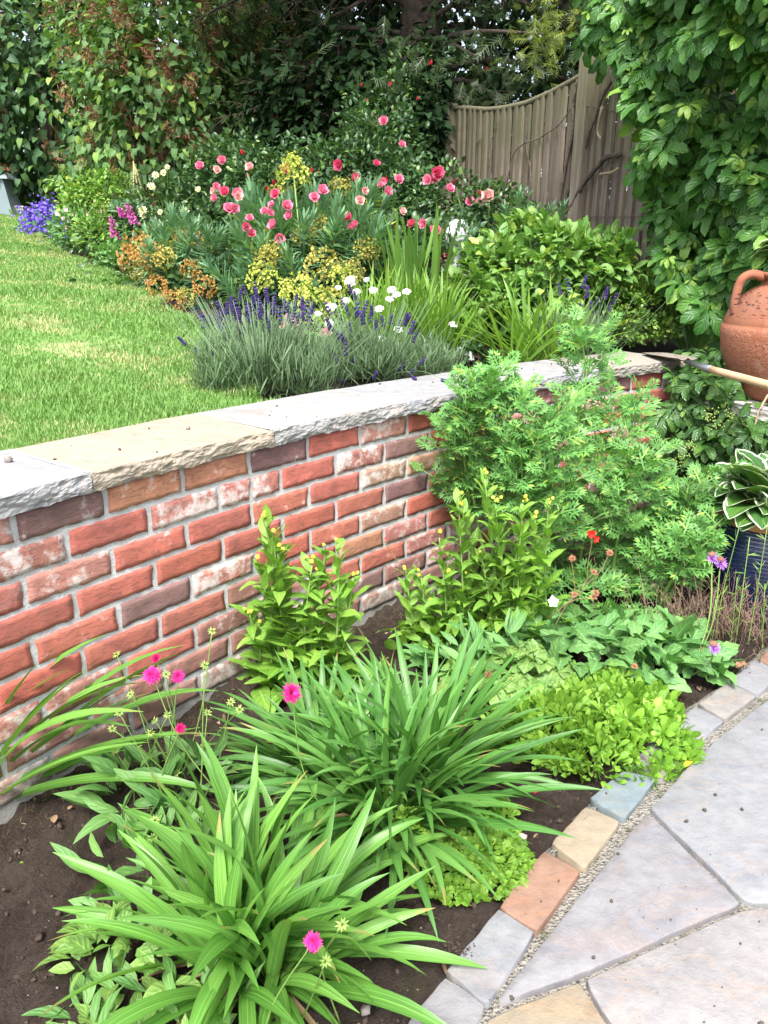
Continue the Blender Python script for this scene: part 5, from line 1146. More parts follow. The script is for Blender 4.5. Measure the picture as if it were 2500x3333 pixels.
AP = [unproj(x, y, 3.3) for x, y in ((938,1030),(945,1045),(930,1055),(968,1040),(972,1050),(920,1062),(1055,1080),(1065,1075),(1048,1088),(1072,1082),(940,1060))]; place(ant, 'flower', [mk('flower', daisy(7, .6, .5, 60, 2, 'obovate', -.3, 8), P_pink)], AP, [V3(random.uniform(-.5, .5), -1, .3) for _ in AP], [.034] * 11)
crown(ant, T_lance, G_knaut, V3(*(-0.372, 3.500, 0.875)), (.2, .15, .10), 500, .05, 167, clumps=30, spread=.2, limit=200)

# ================================================================== HYDRANGEA, BOX
hyd = thing('hydrangea', 'broad leafy hydrangea bush without flowers in front of the fence', 'shrub', gnd((0.930, 4.450, 0.846)))
for (cx, cy, Y, rad, n, sd) in ((1790, 875, 4.5, (.42, .34, .215), 1500, 1), (1600, 900, 4.4, (.19, .26, .19), 520, 2), (1980, 900, 4.45, (.22, .26, .18), 620, 3), (1530, 990, 4.1, (.10, .14, .20), 260, 4), (1720, 980, 4.3, (.30, .28, .15), 620, 5), (1860, 800, 4.7, (.10, .12, .08), 100, 6), (1720, 765, 4.65, (.16, .14, .10), 200, 7)):
    crown(hyd, T_hyd, G_hyd, unproj(cx, cy, Y), rad, n, .070, 170 + sd, clumps=int(n / 9), spread=.10, hang=.15, upn=1.0, jitter=.45, limit=[0, 110, 30, 50, 20, 50, 10, 30][sd], shell=(.5, 1.0))
for k in range(9):
    q = unproj(1560 + k * 55, 900 + 30 * math.sin(k), 4.5); obj('stem', tube(smoothline([V3(*hyd.location), (V3(*hyd.location) + q) / 2 + V3(0, 0, .05), q], 4), .007, .004, 5), M_bark, hyd)
bxr = thing('box_bush', 'small-leaved bright green box bush behind the coping near the spade', 'shrub', gnd((1.390, 4.300, 0.796)))
crown(bxr, T_box, G_box, V3(*(1.373, 4.350, 0.939)), (.25, .2, .17), 4200, .026, 181, clumps=150, spread=.09, hang=-.3, upn=.7, limit=0, shell=(.7, 1.0)); crown(bxr, T_box, G_box, V3(*(1.352, 4.250, 0.850)), (.25, .12, .07), 900, .026, 182, clumps=50, spread=.12, hang=-.2, limit=0)

# ================================================================== CREEPER
cre = thing('creeper', 'wall of glossy five-fingered creeper leaves filling the upper right of the picture', 'climber', (2.0, 4.5, .8))
def curtain(n, seed, fn, size, root, mat, limit, T=T_palm, droop=.75):
    rs = np.random.default_rng(seed); P, O = fn(rs, n); n = len(P)
    d = O * .55 + V3(0, 0, -droop) + rs.normal(size=(n, 3)) * .42; nn = O * 1.0 + V3(0, 0, .55) + rs.normal(size=(n, 3)) * .30
    leaves(root, T, rs.integers(0, len(T), n), frames(d, nn, size * (.42 + .75 * rs.random(n) ** .8)), P, mat, 'leaf', limit)
LEFT = np.array([(-200, 1905), (60, 1920), (120, 1900), (170, 1915), (215, 1990), (300, 2010), (360, 2040), (440, 2065), (500, 2050), (560, 2050), (640, 2075), (720, 2090), (800, 2110), (880, 2130), (1000, 2250), (1080, 2330)])
def cre_pts(rs, n):
    px_ = rs.uniform(1880, 2780, n); py_ = rs.uniform(-260, 1080, n); k = px_ > np.interp(py_, LEFT[:, 0], LEFT[:, 1]) + 48 * (py_ > 150) + 14 * rs.normal(size=n); px_, py_ = px_[k], py_[k]
    lump = fbm(np.stack([px_ / 120, py_ / 120, 0 * px_], 1), 9, 3); kk = (lump > -.45) | (rs.random(len(px_)) < .25); px_, py_, lump = px_[kk], py_[kk], lump[kk]; m = (px_ - 1250) / 2512; sF = (m * 6.9 - .57) / (.432 + m * .902); Y = np.maximum(6.9 - .902 * sF, 3.72) - .30 - .30 * lump + .20 * rs.random(len(px_)) ** 1.5 - .10 * np.clip((500 - py_) / 500, 0, 1)
    # nothing floats in front of the ground: bottom edge thins out
    P = np.array([unproj(a, b_, c_) for a, b_, c_ in zip(px_, py_, Y)]); O = nrm(V3(-.25, -1, .1) + rs.normal(size=(len(P), 3)) * .18); return P, O
curtain(3200, 191, cre_pts, .155, cre, G_creep, 300)
def cre_new(rs, n):
    P, O = cre_pts(rs, n); return P + O * .07, O
curtain(420, 194, cre_new, .075, cre, leafmat('young_creeper_leaf', (.12, .25, .03), (.24, .38, .06), rough=.4, vein=.2, veinfreq=16, bump=.2, trans=.32), 0)
rs = np.random.default_rng(192)
for k in range(26):
    x0 = rs.uniform(2120, 2600); mm = (x0 - 1250) / 2512; a = unproj(x0, rs.uniform(250, 1050), 6.9 - .902 * (mm * 6.9 - .57) / (.432 + mm * .902) - .06); p = [a]
    for j in range(4): p.append(p[-1] + V3(rs.normal() * .03, -rs.normal() * .02, rs.uniform(.15, .35)))
    obj('stem', tube(smoothline(p, 4), .007, .004, 5), M_vine, cre)
backdrop('hedge', 'dark hedge in the shade behind the creeper', 'hedge', (2.687, 5.700, 1.831), (1.0, .25, 1.5), 2600, .11, G_ivy, 193, clumps=80, trunk=False)

cr2 = thing('creeper', 'darker creeper trailing down over the low wall beneath the urn and spade', 'climber', (1.75, 3.4, .5))
def cre2_pts(rs, n):
    px_ = rs.uniform(2130, 2560, n); py_ = rs.uniform(1120, 1640, n); l = np.interp(py_, [1120, 1160, 1240, 1330, 1400, 1500, 1640], [2210, 2190, 2215, 2165, 2150, 2170, 2200]); r_ = np.interp(py_, [1120, 1200, 1260, 1300, 1400, 1500, 1640], [2340, 2420, 2450, 2480, 2540, 2560, 2600])
    k = (px_ > l + 12 * rs.normal(size=n)) & (px_ < r_) & ~((px_ > 2405) & (py_ > 1268) & (py_ < 1350) & (rs.random(n) < .8)); px_, py_ = px_[k], py_[k]
    Y = 3.36 - .36 * (px_ - 2200) / 300 - .14 * np.clip((py_ - 1150) / 450, 0, 1) + .42 * np.clip((1225 - py_) / 50, 0, 1) + .16 * rs.random(len(px_)) - .06 * fbm(np.stack([px_ / 90, py_ / 90, 0 * px_], 1), 4, 2)
    P = np.array([unproj(a, b_, c_) for a, b_, c_ in zip(px_, py_, Y)]); O = nrm(V3(-.5, -1, .35) + rs.normal(size=(len(P), 3)) * .2); return P, O
curtain(640, 195, cre2_pts, .105, cr2, G_creepd, 300, droop=.5)
obj('stem', tube(smoothline([(1.497, 3.000, 0.718), (1.462, 2.980, 0.655), (1.455, 2.980, 0.581), (1.457, 2.980, 0.519), (1.448, 2.980, 0.482)], 4), .0045, .0035, 6), M_twig, cr2)
obj('stem', tube(smoothline([(1.458, 2.980, 0.513), (1.504, 3.000, 0.527), (1.550, 3.000, 0.540)], 4), .003, .003, 6), M_vine, cr2)
obj('berry_clusters', cat([Geo().addg(blob(.0042), None, unproj(x + random.gauss(0, 14), y + random.gauss(0, 12), 3.02 + random.uniform(-.05, .05))) for x, y in ((2305,1350),(2330,1385),(2245,1450),(2225,1480),(2375,1355),(2200,1500),(2460,1365)) for _ in range(26)]), P_calyx, cr2, kind='stuff')

# ================================================================== URN, SPADE, BLUE POT, HOSTAS
urn = thing('urn', 'large terracotta urn with loop handle standing on the low wall', 'urn', (1.645, 3.20, .666))
def terracotta():
    m, nt, out = nodes('terracotta'); tc = nt.nodes.new('ShaderNodeTexCoord'); p = tc.outputs['Object']; n1 = noise_(nt, p, 7, 4); n2 = noise_(nt, p, 45, 4, .6)
    mp = N_(nt, 'ShaderNodeMapping'); mp.inputs['Scale'].default_value = (30, 30, 70); nt.links.new(p, mp.inputs[0]); vo = N_(nt, 'ShaderNodeTexVoronoi'); vo.inputs['Scale'].default_value = 1.0; nt.links.new(mp.outputs[0], vo.inputs['Vector'])
    col = ramp_(nt, n1, [(.3, (.225, .078, .042)), (.7, (.29, .115, .066))]); sz = nt.nodes.new('ShaderNodeSeparateXYZ'); nt.links.new(p, sz.inputs[0])
    band = math_(nt, 'MULTIPLY', ramp_(nt, sz.outputs[2], [(.325, 0.0), (.365, 1.0)]), ramp_(nt, sz.outputs[2], [(.41, 1.0), (.445, 0.0)]))
    pit = math_(nt, 'MULTIPLY', band, ramp_(nt, vo.outputs['Distance'], [(.22, 1.0), (.36, 0.0)]))
    col = mix_(nt, math_(nt, 'MULTIPLY', pit, .8), col, (.10, .05, .035)); col = mix_(nt, math_(nt, 'MULTIPLY', band, math_(nt, 'MULTIPLY', n2, .55)), col, (.12, .075, .06))
    col = mix_(nt, ramp_(nt, noise_(nt, p, 11, 5, .7), [(.55, 0.0), (.72, .5)]), col, (.40, .27, .20)); col = mix_(nt, ramp_(nt, noise_(nt, p, 4, 4), [(.58, 0.0), (.75, .4)]), col, (.12, .085, .05))
    low = ramp_(nt, sz.outputs[2], [(.06, 1.0), (.29, 1.0), (.305, 0.0)]); wv = N_(nt, 'ShaderNodeTexNoise'); wv.inputs['Scale'].default_value = 55; wv.inputs['Distortion'].default_value = 2.2; nt.links.new(p, wv.inputs['Vector'])
    h = math_(nt, 'SUBTRACT', math_(nt, 'ADD', math_(nt, 'MULTIPLY', n2, .5), math_(nt, 'MULTIPLY', math_(nt, 'MULTIPLY', low, wv.outputs['Fac']), 1.3)), math_(nt, 'MULTIPLY', pit, 1.5))
    col = mix_(nt, math_(nt, 'MULTIPLY', low, ramp_(nt, wv.outputs['Fac'], [(.52, 0.0), (.62, .35)])), col, (.33, .19, .135))
    finish(nt, out, col, .85, bump_(nt, h, .7, .008), .25); return m
M_terra = terracotta()
prof = [(r_ * 1.02, z_ * .90) for r_, z_ in [(.12, 0), (.135, .01), (.17, .05), (.215, .13), (.248, .22), (.258, .29), (.257, .33), (.250, .332), (.2505, .338), (.248, .36), (.232, .41), (.20, .455), (.165, .485), (.135, .505), (.128, .52), (.132, .535), (.148, .543), (.150, .556), (.135, .560), (.120, .558), (.118, .50), (.12, .46)]]
obj('body', lathe(prof, 56), M_terra, urn, local=True)
hp = smoothline([(-.14, 0, .485), (-.19, 0, .496), (-.228, 0, .475), (-.240, 0, .425), (-.243, 0, .38), (-.236, 0, .345)], 5)
for sgn in (1, -1): obj('handle', tube([(p[0] * sgn, p[1], p[2]) for p in hp], .018, .017, 10), M_terra, urn, local=True)
hl = thing('hosta_pot', 'terracotta inner pot with a pale leaved plant set in the urn mouth', 'potted plant', (1.645, 3.20, 1.165)); obj('pot', lathe([(.085, -.06), (.108, .05), (.116, .052), (.116, .085), (.104, .085), (.10, .04), (.001, .04)], 28), M_terra, hl, local=True)
def hosta(root, base, n, Lr, seed, limit=300, tilt=(15, 80), az=None):
    rs = np.random.default_rng(seed); T = [strip('ovate', 1, .80, 10, fold=.3, droop=d, droop0=.15, wave=.018, cols=6) for d in (.5, .9, 1.3, .7)]
    a = rs.random(n) * 6.283 if az is None else rs.uniform(*az, n); t = R(tilt[0]) + R(tilt[1] - tilt[0]) * rs.random(n) ** .75; pl = rs.uniform(.05, .11, n) * (Lr[1] / .16)
    d0 = np.stack([np.cos(a) * np.sin(t * .75), np.sin(a) * np.sin(t * .75), np.cos(t * .75)], 1); b0 = np.array(base) + np.stack([np.cos(a), np.sin(a), 0 * a], 1) * .02; e = b0 + d0 * pl[:, None]
    d = np.stack([np.cos(a) * np.sin(t), np.sin(a) * np.sin(t), np.cos(t)], 1); nn = np.stack([-np.cos(a) * np.cos(t), -np.sin(a) * np.cos(t), np.sin(t) + .3], 1) + rs.normal(size=(n, 3)) * .2
    leaves(root, T, rs.integers(0, 4, n), frames(d, nn, rs.uniform(*Lr, n)), e, G_hosta, 'leaf', limit)
    obj('leaf_stalks', cat([tube([b0[i], e[i] + d[i] * .004], .003, .0025, 5) for i in range(n)]), M_stem, root, kind='stuff')
hosta(hl, (1.645, 3.20, 1.185), 14, (.09, .13), 205, tilt=(30, 85))
pot = thing('glazed_pot', 'dark blue glazed ribbed pot with terracotta rim at the right edge', 'pot', (1.345, 2.55, .0))
def glaze():
    m, nt, out = nodes('blue_glaze'); tc = nt.nodes.new('ShaderNodeTexCoord'); n1 = noise_(nt, tc.outputs['Object'], 18, 4)
    sz = nt.nodes.new('ShaderNodeSeparateXYZ'); nt.links.new(tc.outputs['Object'], sz.inputs[0]); rg = math_(nt, 'SINE', math_(nt, 'ADD', math_(nt, 'MULTIPLY', sz.outputs[2], 430), math_(nt, 'MULTIPLY', n1, 3.0)))
    col = mix_(nt, math_(nt, 'MULTIPLY', ramp_(nt, rg, [(.86, 0.0), (1.0, .7)]), ramp_(nt, n1, [(.4, 0.1), (.6, 1.0)])), (.006, .010, .045), (.30, .34, .46)); finish(nt, out, col, .18, None, .6, coat=.6); return m
rib = [(.105 + .075 * math.sin(min(1, z / .33) * 1.75) ** .9 + .0016 * math.sin(z * 430), z) for z in np.linspace(0, .36, 100)]
obj('body', lathe(rib + [(.16, .365), (.15, .35)], 48), glaze(), pot, local=True)
obj('rim', lathe([(rib[-1][0] - .012, .352), (rib[-1][0] - .004, .362), (rib[-1][0] + .002, .385), (rib[-1][0] - .004, .402), (rib[-1][0] - .02, .404), (rib[-1][0] - .03, .39), (rib[-1][0] - .03, .36), (.001, .36)], 48), plainmat('bare_clay_rim', (.36, .17, .075), (.47, .25, .12), 30, .75, .2), pot, local=True)
ho = thing('hosta', 'white-edged hosta growing in the blue glazed pot', 'hosta', (1.345, 2.55, .38)); hosta(ho, (1.325, 2.525, .395), 66, (.115, .17), 207, tilt=(10, 100))

spd = thing('spade', 'spade with pale wooden shaft lying with its muddy blade on the coping', 'spade', (1.328, 3.498, 0.780))
M_steel = nodes('forged_steel'); finish(M_steel[1], M_steel[2], (.28, .29, .30), .35, None, .5, metal=.85); M_steel = M_steel[0]
M_mud = plainmat('muddy_blade', (.16, .13, .105), (.34, .30, .26), 35, .7, .6, 120); M_ash = plainmat('ash_wood', (.50, .33, .19), (.60, .42, .25), 14, .5, .1, 60)
a = V3(*(1.327, 3.155, 0.792)); b_ = V3(*(1.421, 2.522, 0.792)); ax = nrm(b_ - a)
obj('shaft', tube(smoothline([a, (a + b_) / 2, b_], 4), .0150, .0160, 12), M_ash, spd)
so = V3(*(1.320, 3.395, 0.790)); obj('socket', tube([so - ax * .02, so + (a - so) * .4, a + ax * .005], np.array([.009, .012, .0168]), None, 12), M_steel, spd)
tip = V3(*(1.299, 3.799, 0.776)); side = nrm(np.cross(ax, V3(0, 0, 1))); 
def blade(u, v):
    w = .046 + .014 * np.minimum(1, u * 5); w = np.where(u > .92, w * (1 - (u - .92) * 2.0), w); c = so[None] + (tip - so)[None] * u[:, None]
    return c + side[None] * ((v - .5) * 2 * w)[:, None] + V3(0, 0, 1)[None] * (.012 * (2 * v - 1) ** 2 * (1 - u) + .004 + .014 * np.exp(-((v - .5) / .12) ** 2) * np.exp(-u * 4))[:, None]
g = grid(14, 10, blade); g2 = Geo().addg(g); g2.V = g2.V - V3(0, 0, .004); g2.L = g2.L.reshape(-1, 4)[:, ::-1].ravel(); obj('blade', cat([g, g2]), M_mud, spd)

# ================================================================== FRONT BED
da = thing('daylily', 'largest clump of broad strap leaves in the foreground beside the setts', 'daylily', (-.24, 1.08, 0), 'daylily clumps in the front bed')
for k_, (fx, fy, n_, lx, ly) in enumerate(((-.25, 1.10, 34, 0, 0), (-.31, 1.12, 26, -.22, .05), (-.19, 1.13, 26, .22, .08), (-.27, 1.05, 26, -.10, -.22), (-.20, 1.05, 22, .18, -.18), (-.25, 1.17, 26, .0, .25))):
    strap_clump(da, (fx, fy, -.02), n_, (.25, .42), .0245, (4, 60), G_strap, 311 + k_, rad=.03, droop=(.2, 1.25), tp=.9, fold=.3, segs=11, lean=(lx, ly), limit=60)
db = thing('daylily', 'dense clump of narrower strap leaves in the middle of the front bed', 'daylily', (.0, 1.50, 0), 'daylily clumps in the front bed')
strap_clump(db, (.01, 1.50, -.01), 190, (.25, .41), .0175, (4, 64), G_strapd, 213, rad=.10, droop=(.3, 1.4), tp=.8, fold=.3, segs=11)
strap_clump(db, (-.16, 1.62, -.01), 60, (.24, .35), .017, (5, 62), G_strapd, 214, rad=.07, droop=(.3, 1.2), fold=.3, segs=11)
strap_clump(db, (.10, 1.62, -.01), 100, (.28, .42), .019, (4, 60), G_strapd, 215, rad=.07, droop=(.25, 1.1), fold=.3, segs=11)
M_dead = leafmat('withered_strap', (.22, .15, .07), (.36, .27, .13), (.16, .09, .05), .3, rough=.8, trans=.1, vein=.1, veinfreq=0, bump=0)
for r_, b_, n_, l_, sd in ((da, (-.25, 1.10, .005), 12, (.12, .24), 1), (db, (.01, 1.50, .005), 14, (.12, .22), 2)): strap_clump(r_, b_, n_, l_, .012, (70, 92), M_dead, 217 + sd, rad=.08, droop=(.1, .8), fold=.5, limit=40)
dc = thing('montbretia', 'long arching leaves leaning in from the left edge across the bricks', 'plant', (-0.977, 1.485, 0.000))
q = V3(*dc.location); rs = np.random.default_rng(216)
strap_clump(dc, tuple(q), 34, (.42, .66), .026, (14, 64), G_strap, 216, rad=.05, droop=(.4, 1.3), az=(-.35, 1.15), fold=.35, segs=11)

def leafy_stems(name, label, cat_, loc, stems, seed, leafL, buds=True, group=None, mat=G_hel, gap=.0145, T=T_hel, bend=.3, budc=P_yell):
    r = thing(name, label, cat_, loc, group); rs = np.random.default_rng(seed); LP, LD, LN, LS = [], [], [], []
    bm = mk('flower_bud', cat([ball(.5, 9, 6, (1, 1, .75)), daisy(9, .7, .28, 100, 1, 'lance', .4, 2)]), budc) 
    for bot, top in stems:
        bot, top = V3(*bot), V3(*top); mid = (bot + top) / 2 + V3(rs.normal() * .012, rs.normal() * .012, 0); pl = smoothline([bot, mid, top], 10); L = np.linalg.norm(top - bot)
        obj('stem', tube(pl, .0042, .0026, 6), M_stem, r); n = int(L / gap)
        for k in range(n):
            f = (k + .5) / n; p = pl[int(f * (len(pl) - 1))]; a = k * 2.4 + rs.normal() * .2; t = R(72 - 26 * f + rs.normal() * 13)
            LP.append(p); LD.append(V3(math.cos(a) * math.sin(t), math.sin(a) * math.sin(t), math.cos(t))); LN.append(V3(-math.cos(a) * math.cos(t), -math.sin(a) * math.cos(t), math.sin(t)) + rs.normal(size=3) * .2); LS.append(leafL * (1.35 - .72 * f) * rs.uniform(.75, 1.2))
        if buds:
            for j in range(rs.integers(1, 4)):
                d = V3(rs.normal() * .5, rs.normal() * .5, 1); l = rs.uniform(.008, .03); p = top + nrm(d) * l; place(r, 'flower_bud', [bm], [p], [d], [rs.uniform(.009, .014)]); obj('bud_stalk', tube([top, p], .0013, .0012, 4), M_stem, r)
    leaves(r, T, rs.integers(0, len(T), len(LP)), frames(np.array(LD), np.array(LN), np.array(LS)), np.array(LP), mat, 'leaf', 300); return r
def S(*l, Y=2.0):
    out = []
    for (x0, y0, x1, y1) in l:
        tp = unproj(x1, y1, Y); b0 = unproj(x0, y0, Y); 
        d = tp - b0; k = (0.0 - b0[2]) / d[2] if d[2] > 0 else 0; out.append((b0 + d * k if k < 0 else V3(b0[0], b0[1], 0), tp))
    return out
leafy_stems('sneezeweed', 'light green leafy stems with yellow-green buds standing alone before the bricks', 'plant', (-.27, 2.0, 0), S((900, 2120, 838, 1830), (930, 2100, 905, 1800), (950, 2080, 862, 1690), (965, 2080, 890, 1740), (1030, 2050, 1062, 1790), (1085, 2020, 1100, 1770), (1010, 2080, 1015, 1840), (830, 2180, 812, 2000), (860, 2160, 850, 2040), (1110, 2060, 1150, 1880), (1060, 2070, 1040, 1870), Y=1.98), 221, .100)
leafy_stems('sneezeweed', 'thicket of light green leafy stems with buds in front of the feathery plant', 'plant', (.30, 2.3, 0), S((1640, 2080, 1578, 1560), (1545, 2020, 1500, 1650), (1640, 2060, 1612, 1640), (1765, 2090, 1742, 1690), (1450, 2030, 1430, 1750), (1510, 1990, 1492, 1620), (1700, 1960, 1702, 1640), (1590, 2000, 1565, 1800), (1680, 2100, 1690, 1720), (1790, 1950, 1785, 1645), (1420, 2060, 1370, 1880), (1480, 2060, 1460, 1870), (1350, 2060, 1320, 1860), (1550, 2080, 1520, 1880), (1620, 2100, 1640, 1880), (1390, 2100, 1400, 1960), (1720, 2120, 1750, 1900), Y=2.26), 222, .092)

for (n_, c_, rx_, ry_, k_) in ((130, (.30, 2.28, 0), .27, .12, 0), (45, (-.22, 2.02, 0), .13, .08, 1)):
    o_ = [o for o in bpy.data.objects if o.name.startswith('sneezeweed')][1 - k_]
    mound(o_, T_hel, G_hel, c_, rx_, ry_, .13, n_, .085, 223 + k_, rise=.9, limit=100)
# feathery plant: six branching stems of finely cut leaves
fea = thing('feathery_mugwort', 'tall plant with finely cut ferny leaves rising above the coping', 'plant', (.72, 2.66, 0))
rs = np.random.default_rng(231); LP, LD, LN, LS = [], [], [], []
FST = [[(1600, 1900, 2.60), (1555, 1700, 2.58), (1530, 1480, 2.56), (1560, 1330, 2.55), (1590, 1250, 2.54)], [(1700, 1900, 2.55), (1690, 1700, 2.5), (1700, 1560, 2.48), (1690, 1440, 2.47)], [(1820, 1900, 2.75), (1840, 1760, 2.72), (1856, 1600, 2.7), (1900, 1380, 2.68), (1905, 1210, 2.66), (1895, 1105, 2.64)],
       [(1880, 1900, 2.70), (1900, 1760, 2.68), (1960, 1580, 2.68), (2000, 1440, 2.68), (2040, 1330, 2.68)], [(2080, 1900, 2.62), (2120, 1780, 2.6), (2200, 1660, 2.58), (2300, 1640, 2.55)], [(1990, 1900, 2.6), (2010, 1760, 2.58), (2040, 1620, 2.56), (2090, 1500, 2.6)], [(1530, 1800, 2.62), (1530, 1650, 2.6), (1510, 1480, 2.56), (1500, 1350, 2.56)], [(1780, 1850, 2.55), (1790, 1700, 2.5), (1800, 1520, 2.48), (1780, 1370, 2.5)], [(2150, 1950, 2.5), (2210, 1850, 2.45), (2270, 1760, 2.45)], [(1620, 1800, 2.6), (1640, 1640, 2.56), (1650, 1440, 2.54), (1640, 1290, 2.54)]]
for st_ in FST:
    pl = smoothline([unproj(*p) for p in st_], 8); pl = np.vstack([[pl[0][0], pl[0][1], 0], pl]) if pl[0][2] > 0 else pl; obj('stem', tube(pl, .0075, .003, 7), M_stem, fea)
    m = len(pl)
    for k in range(14):
        f = .22 + .78 * (k + rs.random()) / 14; p0 = pl[min(m - 1, int(f * (m - 1)))]; a = k * 2.4; L = rs.uniform(.06, .18) * (1.12 - .55 * f) + .03; t = R(rs.uniform(35, 70)); d = V3(math.cos(a) * math.sin(t), math.sin(a) * math.sin(t) * .8, math.cos(t)); p1 = p0 + d * L * .5; p2 = p0 + d * L + V3(0, 0, .012)
        obj('side_shoot', tube([p0, p1, p2], .0022, .0014, 4), M_stem, fea)
        for j in range(6):
            g_ = (j + .6) / 6; p = p0 + (p2 - p0) * g_; b_ = j * 2.4 + a; t2 = R(92 - 40 * g_ + rs.normal() * 12); e = V3(math.cos(b_) * math.sin(t2), math.sin(b_) * math.sin(t2), math.cos(t2)) + d * .5
            LP.append(p); LD.append(e); LN.append(V3(0, -.6, 1) + rs.normal(size=3) * .3); LS.append(rs.uniform(.065, .105) * (1.1 - .3 * g_))
    for j in range(10):
        b_ = j * 2.4; t2 = R(15 + 5 * j); LP.append(pl[-1] - V3(0, 0, .003 * j)); LD.append(V3(math.cos(b_) * math.sin(t2), math.sin(b_) * math.sin(t2), math.cos(t2))); LN.append(V3(0, -.5, 1) + rs.normal(size=3) * .3); LS.append(rs.uniform(.04, .06))
mound(fea, T_feath, G_feather, (.72, 2.62, 0), .36, .18, .16, 200, .09, 232, rise=.6, limit=0, stuff='foliage')
leaves(fea, T_feath, rs.integers(0, 4, len(LP)), frames(np.array(LD), np.array(LN), np.array(LS)), np.array(LP), G_feather, 'leaf', 300)

# broad-leaved plants between the thicket and the lime mat
corn = thing('perennial_cornflower', 'mid-green plant of large lobed leaves with two mauve ragged flowers by the dry plant', 'flowering plant', (.80, 2.12, 0))
mound(corn, T_corn, G_mid, (.66, 2.20, 0), (.34), .20, .14, 250, .108, 241, rise=.4)
mound(corn, T_corn, G_mid, (.90, 2.18, 0), .15, .12, .10, 70, .11, 242, rise=.35, limit=0)
cf = [mk('flower', daisy(16, .6, .12, 70, 3, 'lance', -.1, 6), P_purp)]
for x, y, Y in ((2318, 1818, 2.2), (2345, 1835, 2.18), (2322, 2110, 2.0)):
    p = unproj(x, y, Y); place(corn, 'flower', cf, [p], [V3(.1, -.7, .5)], [.042]); obj('stem', tube(smoothline([p, (p + V3(.9, 2.1, .0)) / 2 + V3(.05, 0, 0), V3(.95, 2.1, 0)], 5), .0022, .0025, 5), M_stem, corn)
    place(corn, 'seed_head', [mk('seed_head', ball(.5, 9, 6, (1, 1, 1.2)), P_brown)], [p + V3(0, .004, .012)], [V3(0, 0, 1)], [.02])
geu = thing('geum', 'plant of lobed leaves with one scarlet flower and brown seed heads on wiry stems', 'flowering plant', (.40, 2.02, 0))
T_geum = [palmate(k + 20, n=5, width=.75, s5=(.55, .75, .85, .75, .55), ang=(-100, -52, 0, 52, 100), ser=.12) for k in range(3)]
mound(geu, T_geum, G_weed, (.40, 1.99, 0), .26, .14, .12, 90, .075, 243, rise=.3)
mound(geu, T_lance, G_mid, (.30, 2.08, 0), .25, .12, .12, 90, .10, 244, rise=.4, limit=0)
gs = [[(1790, 2010), (1850, 1960), (1905, 1910), (1915, 1830), (1930, 1750)], [(1905, 1905), (1950, 1865), (1985, 1800)], [(1830, 1975), (1870, 1935), (1860, 1820)], [(1800, 2050), (1850, 1960), (1930, 1865)], [(1845, 1965), (1880, 1950), (1930, 1945)], [(1250, 1760), (1310, 1850), (1400, 1950)]]
for st_ in gs: obj('flower_stalk', tube(smoothline([unproj(x, y, 1.98 if x > 1400 else 1.95) for x, y in st_], 5), .0014, .0011, 4), M_redstem, geu)
hd = mk('seed_head', daisy(14, .6, .10, 85, 4, 'lance', .2, 4), petalmat('tawny_seed_head', (.30, .12, .07), (.42, .22, .12), trans=.1)); gp = [unproj(x, y, 1.98) for x, y in ((1985, 1800), (1863, 1818), (1933, 1862), (1932, 1943), (1870, 1935), (1940, 1930), (1590, 2195), (1745, 2255), (1725, 2268), (1853, 2262), (1897, 2290), (2065, 2168), (1780, 2310), (1632, 2392))]
place(geu, 'seed_head', [hd], gp, [V3(random.uniform(-.4, .4), -.5, .8) for _ in gp], [.021] * len(gp))
rf = mk('flower', daisy(6, .6, .55, 65, 1, 'obovate', -.3, 2), P_red); place(geu, 'flower', [rf], [unproj(1925, 1738, 1.98), unproj(1938, 1752, 1.98), unproj(1255, 1752, 1.95)], [V3(-.3, -1, .3), V3(.5, -1, -.2), V3(0, -1, 0)], [.026, .024, .008], 'small scarlet flower')
wf = thing('white_campion', 'single small white flower on a thin stalk among the broad leaves', 'flower', unproj(1840, 2030, 1.95)); p = unproj(1800, 1958, 1.95); place(wf, 'flower', [mk('flower', daisy(5, .6, .55, 75, 1, 'obovate', -.2, 2), P_white)], [p], [V3(0, -1, .3)], [.032]); obj('stalk', tube([p, V3(*wf.location)], .0012, .0012, 4), M_stem, wf)

lm = thing('lime_stonecrop', 'bright lime-green mat of leaf rosettes spilling over the setts', 'ground cover', (.57, 1.80, 0))
ros = [rosette(13, 1.0, k) for k in range(3)]
mound(lm, ros, G_lime, (.56, 1.80, 0), .26, .22, .10, 210, .045, 251, rise=1.5, name='rosette', jit=.22, flat=.5, limit=210); mound(lm, ros, G_lime, (.69, 1.93, 0), .14, .13, .10, 80, .043, 252, rise=1.5, name='rosette', jit=.22, flat=.5, limit=80)
mound(lm, T_spoon, G_lime, (.575, 1.83, 0), .29, .25, .09, 900, .038, 253, rise=.6, limit=0)
l2 = thing('creeping_jenny', 'low mat of tiny round yellow-green leaves at the foot of the narrow strap leaves', 'ground cover', (.16, 1.36, 0))
mound(l2, T_round, G_lime, (.185, 1.345, 0), .135, .115, .05, 1700, .017, 254, rise=.5, jit=.4); mound(l2, T_round, G_lime, (.05, 1.42, 0), .10, .10, .04, 500, .016, 255, rise=.5, jit=.4, limit=0); mound(l2, T_round, G_lime, (.24, 1.42, 0), .07, .10, .045, 420, .017, 256, rise=.5, jit=.4, limit=0)

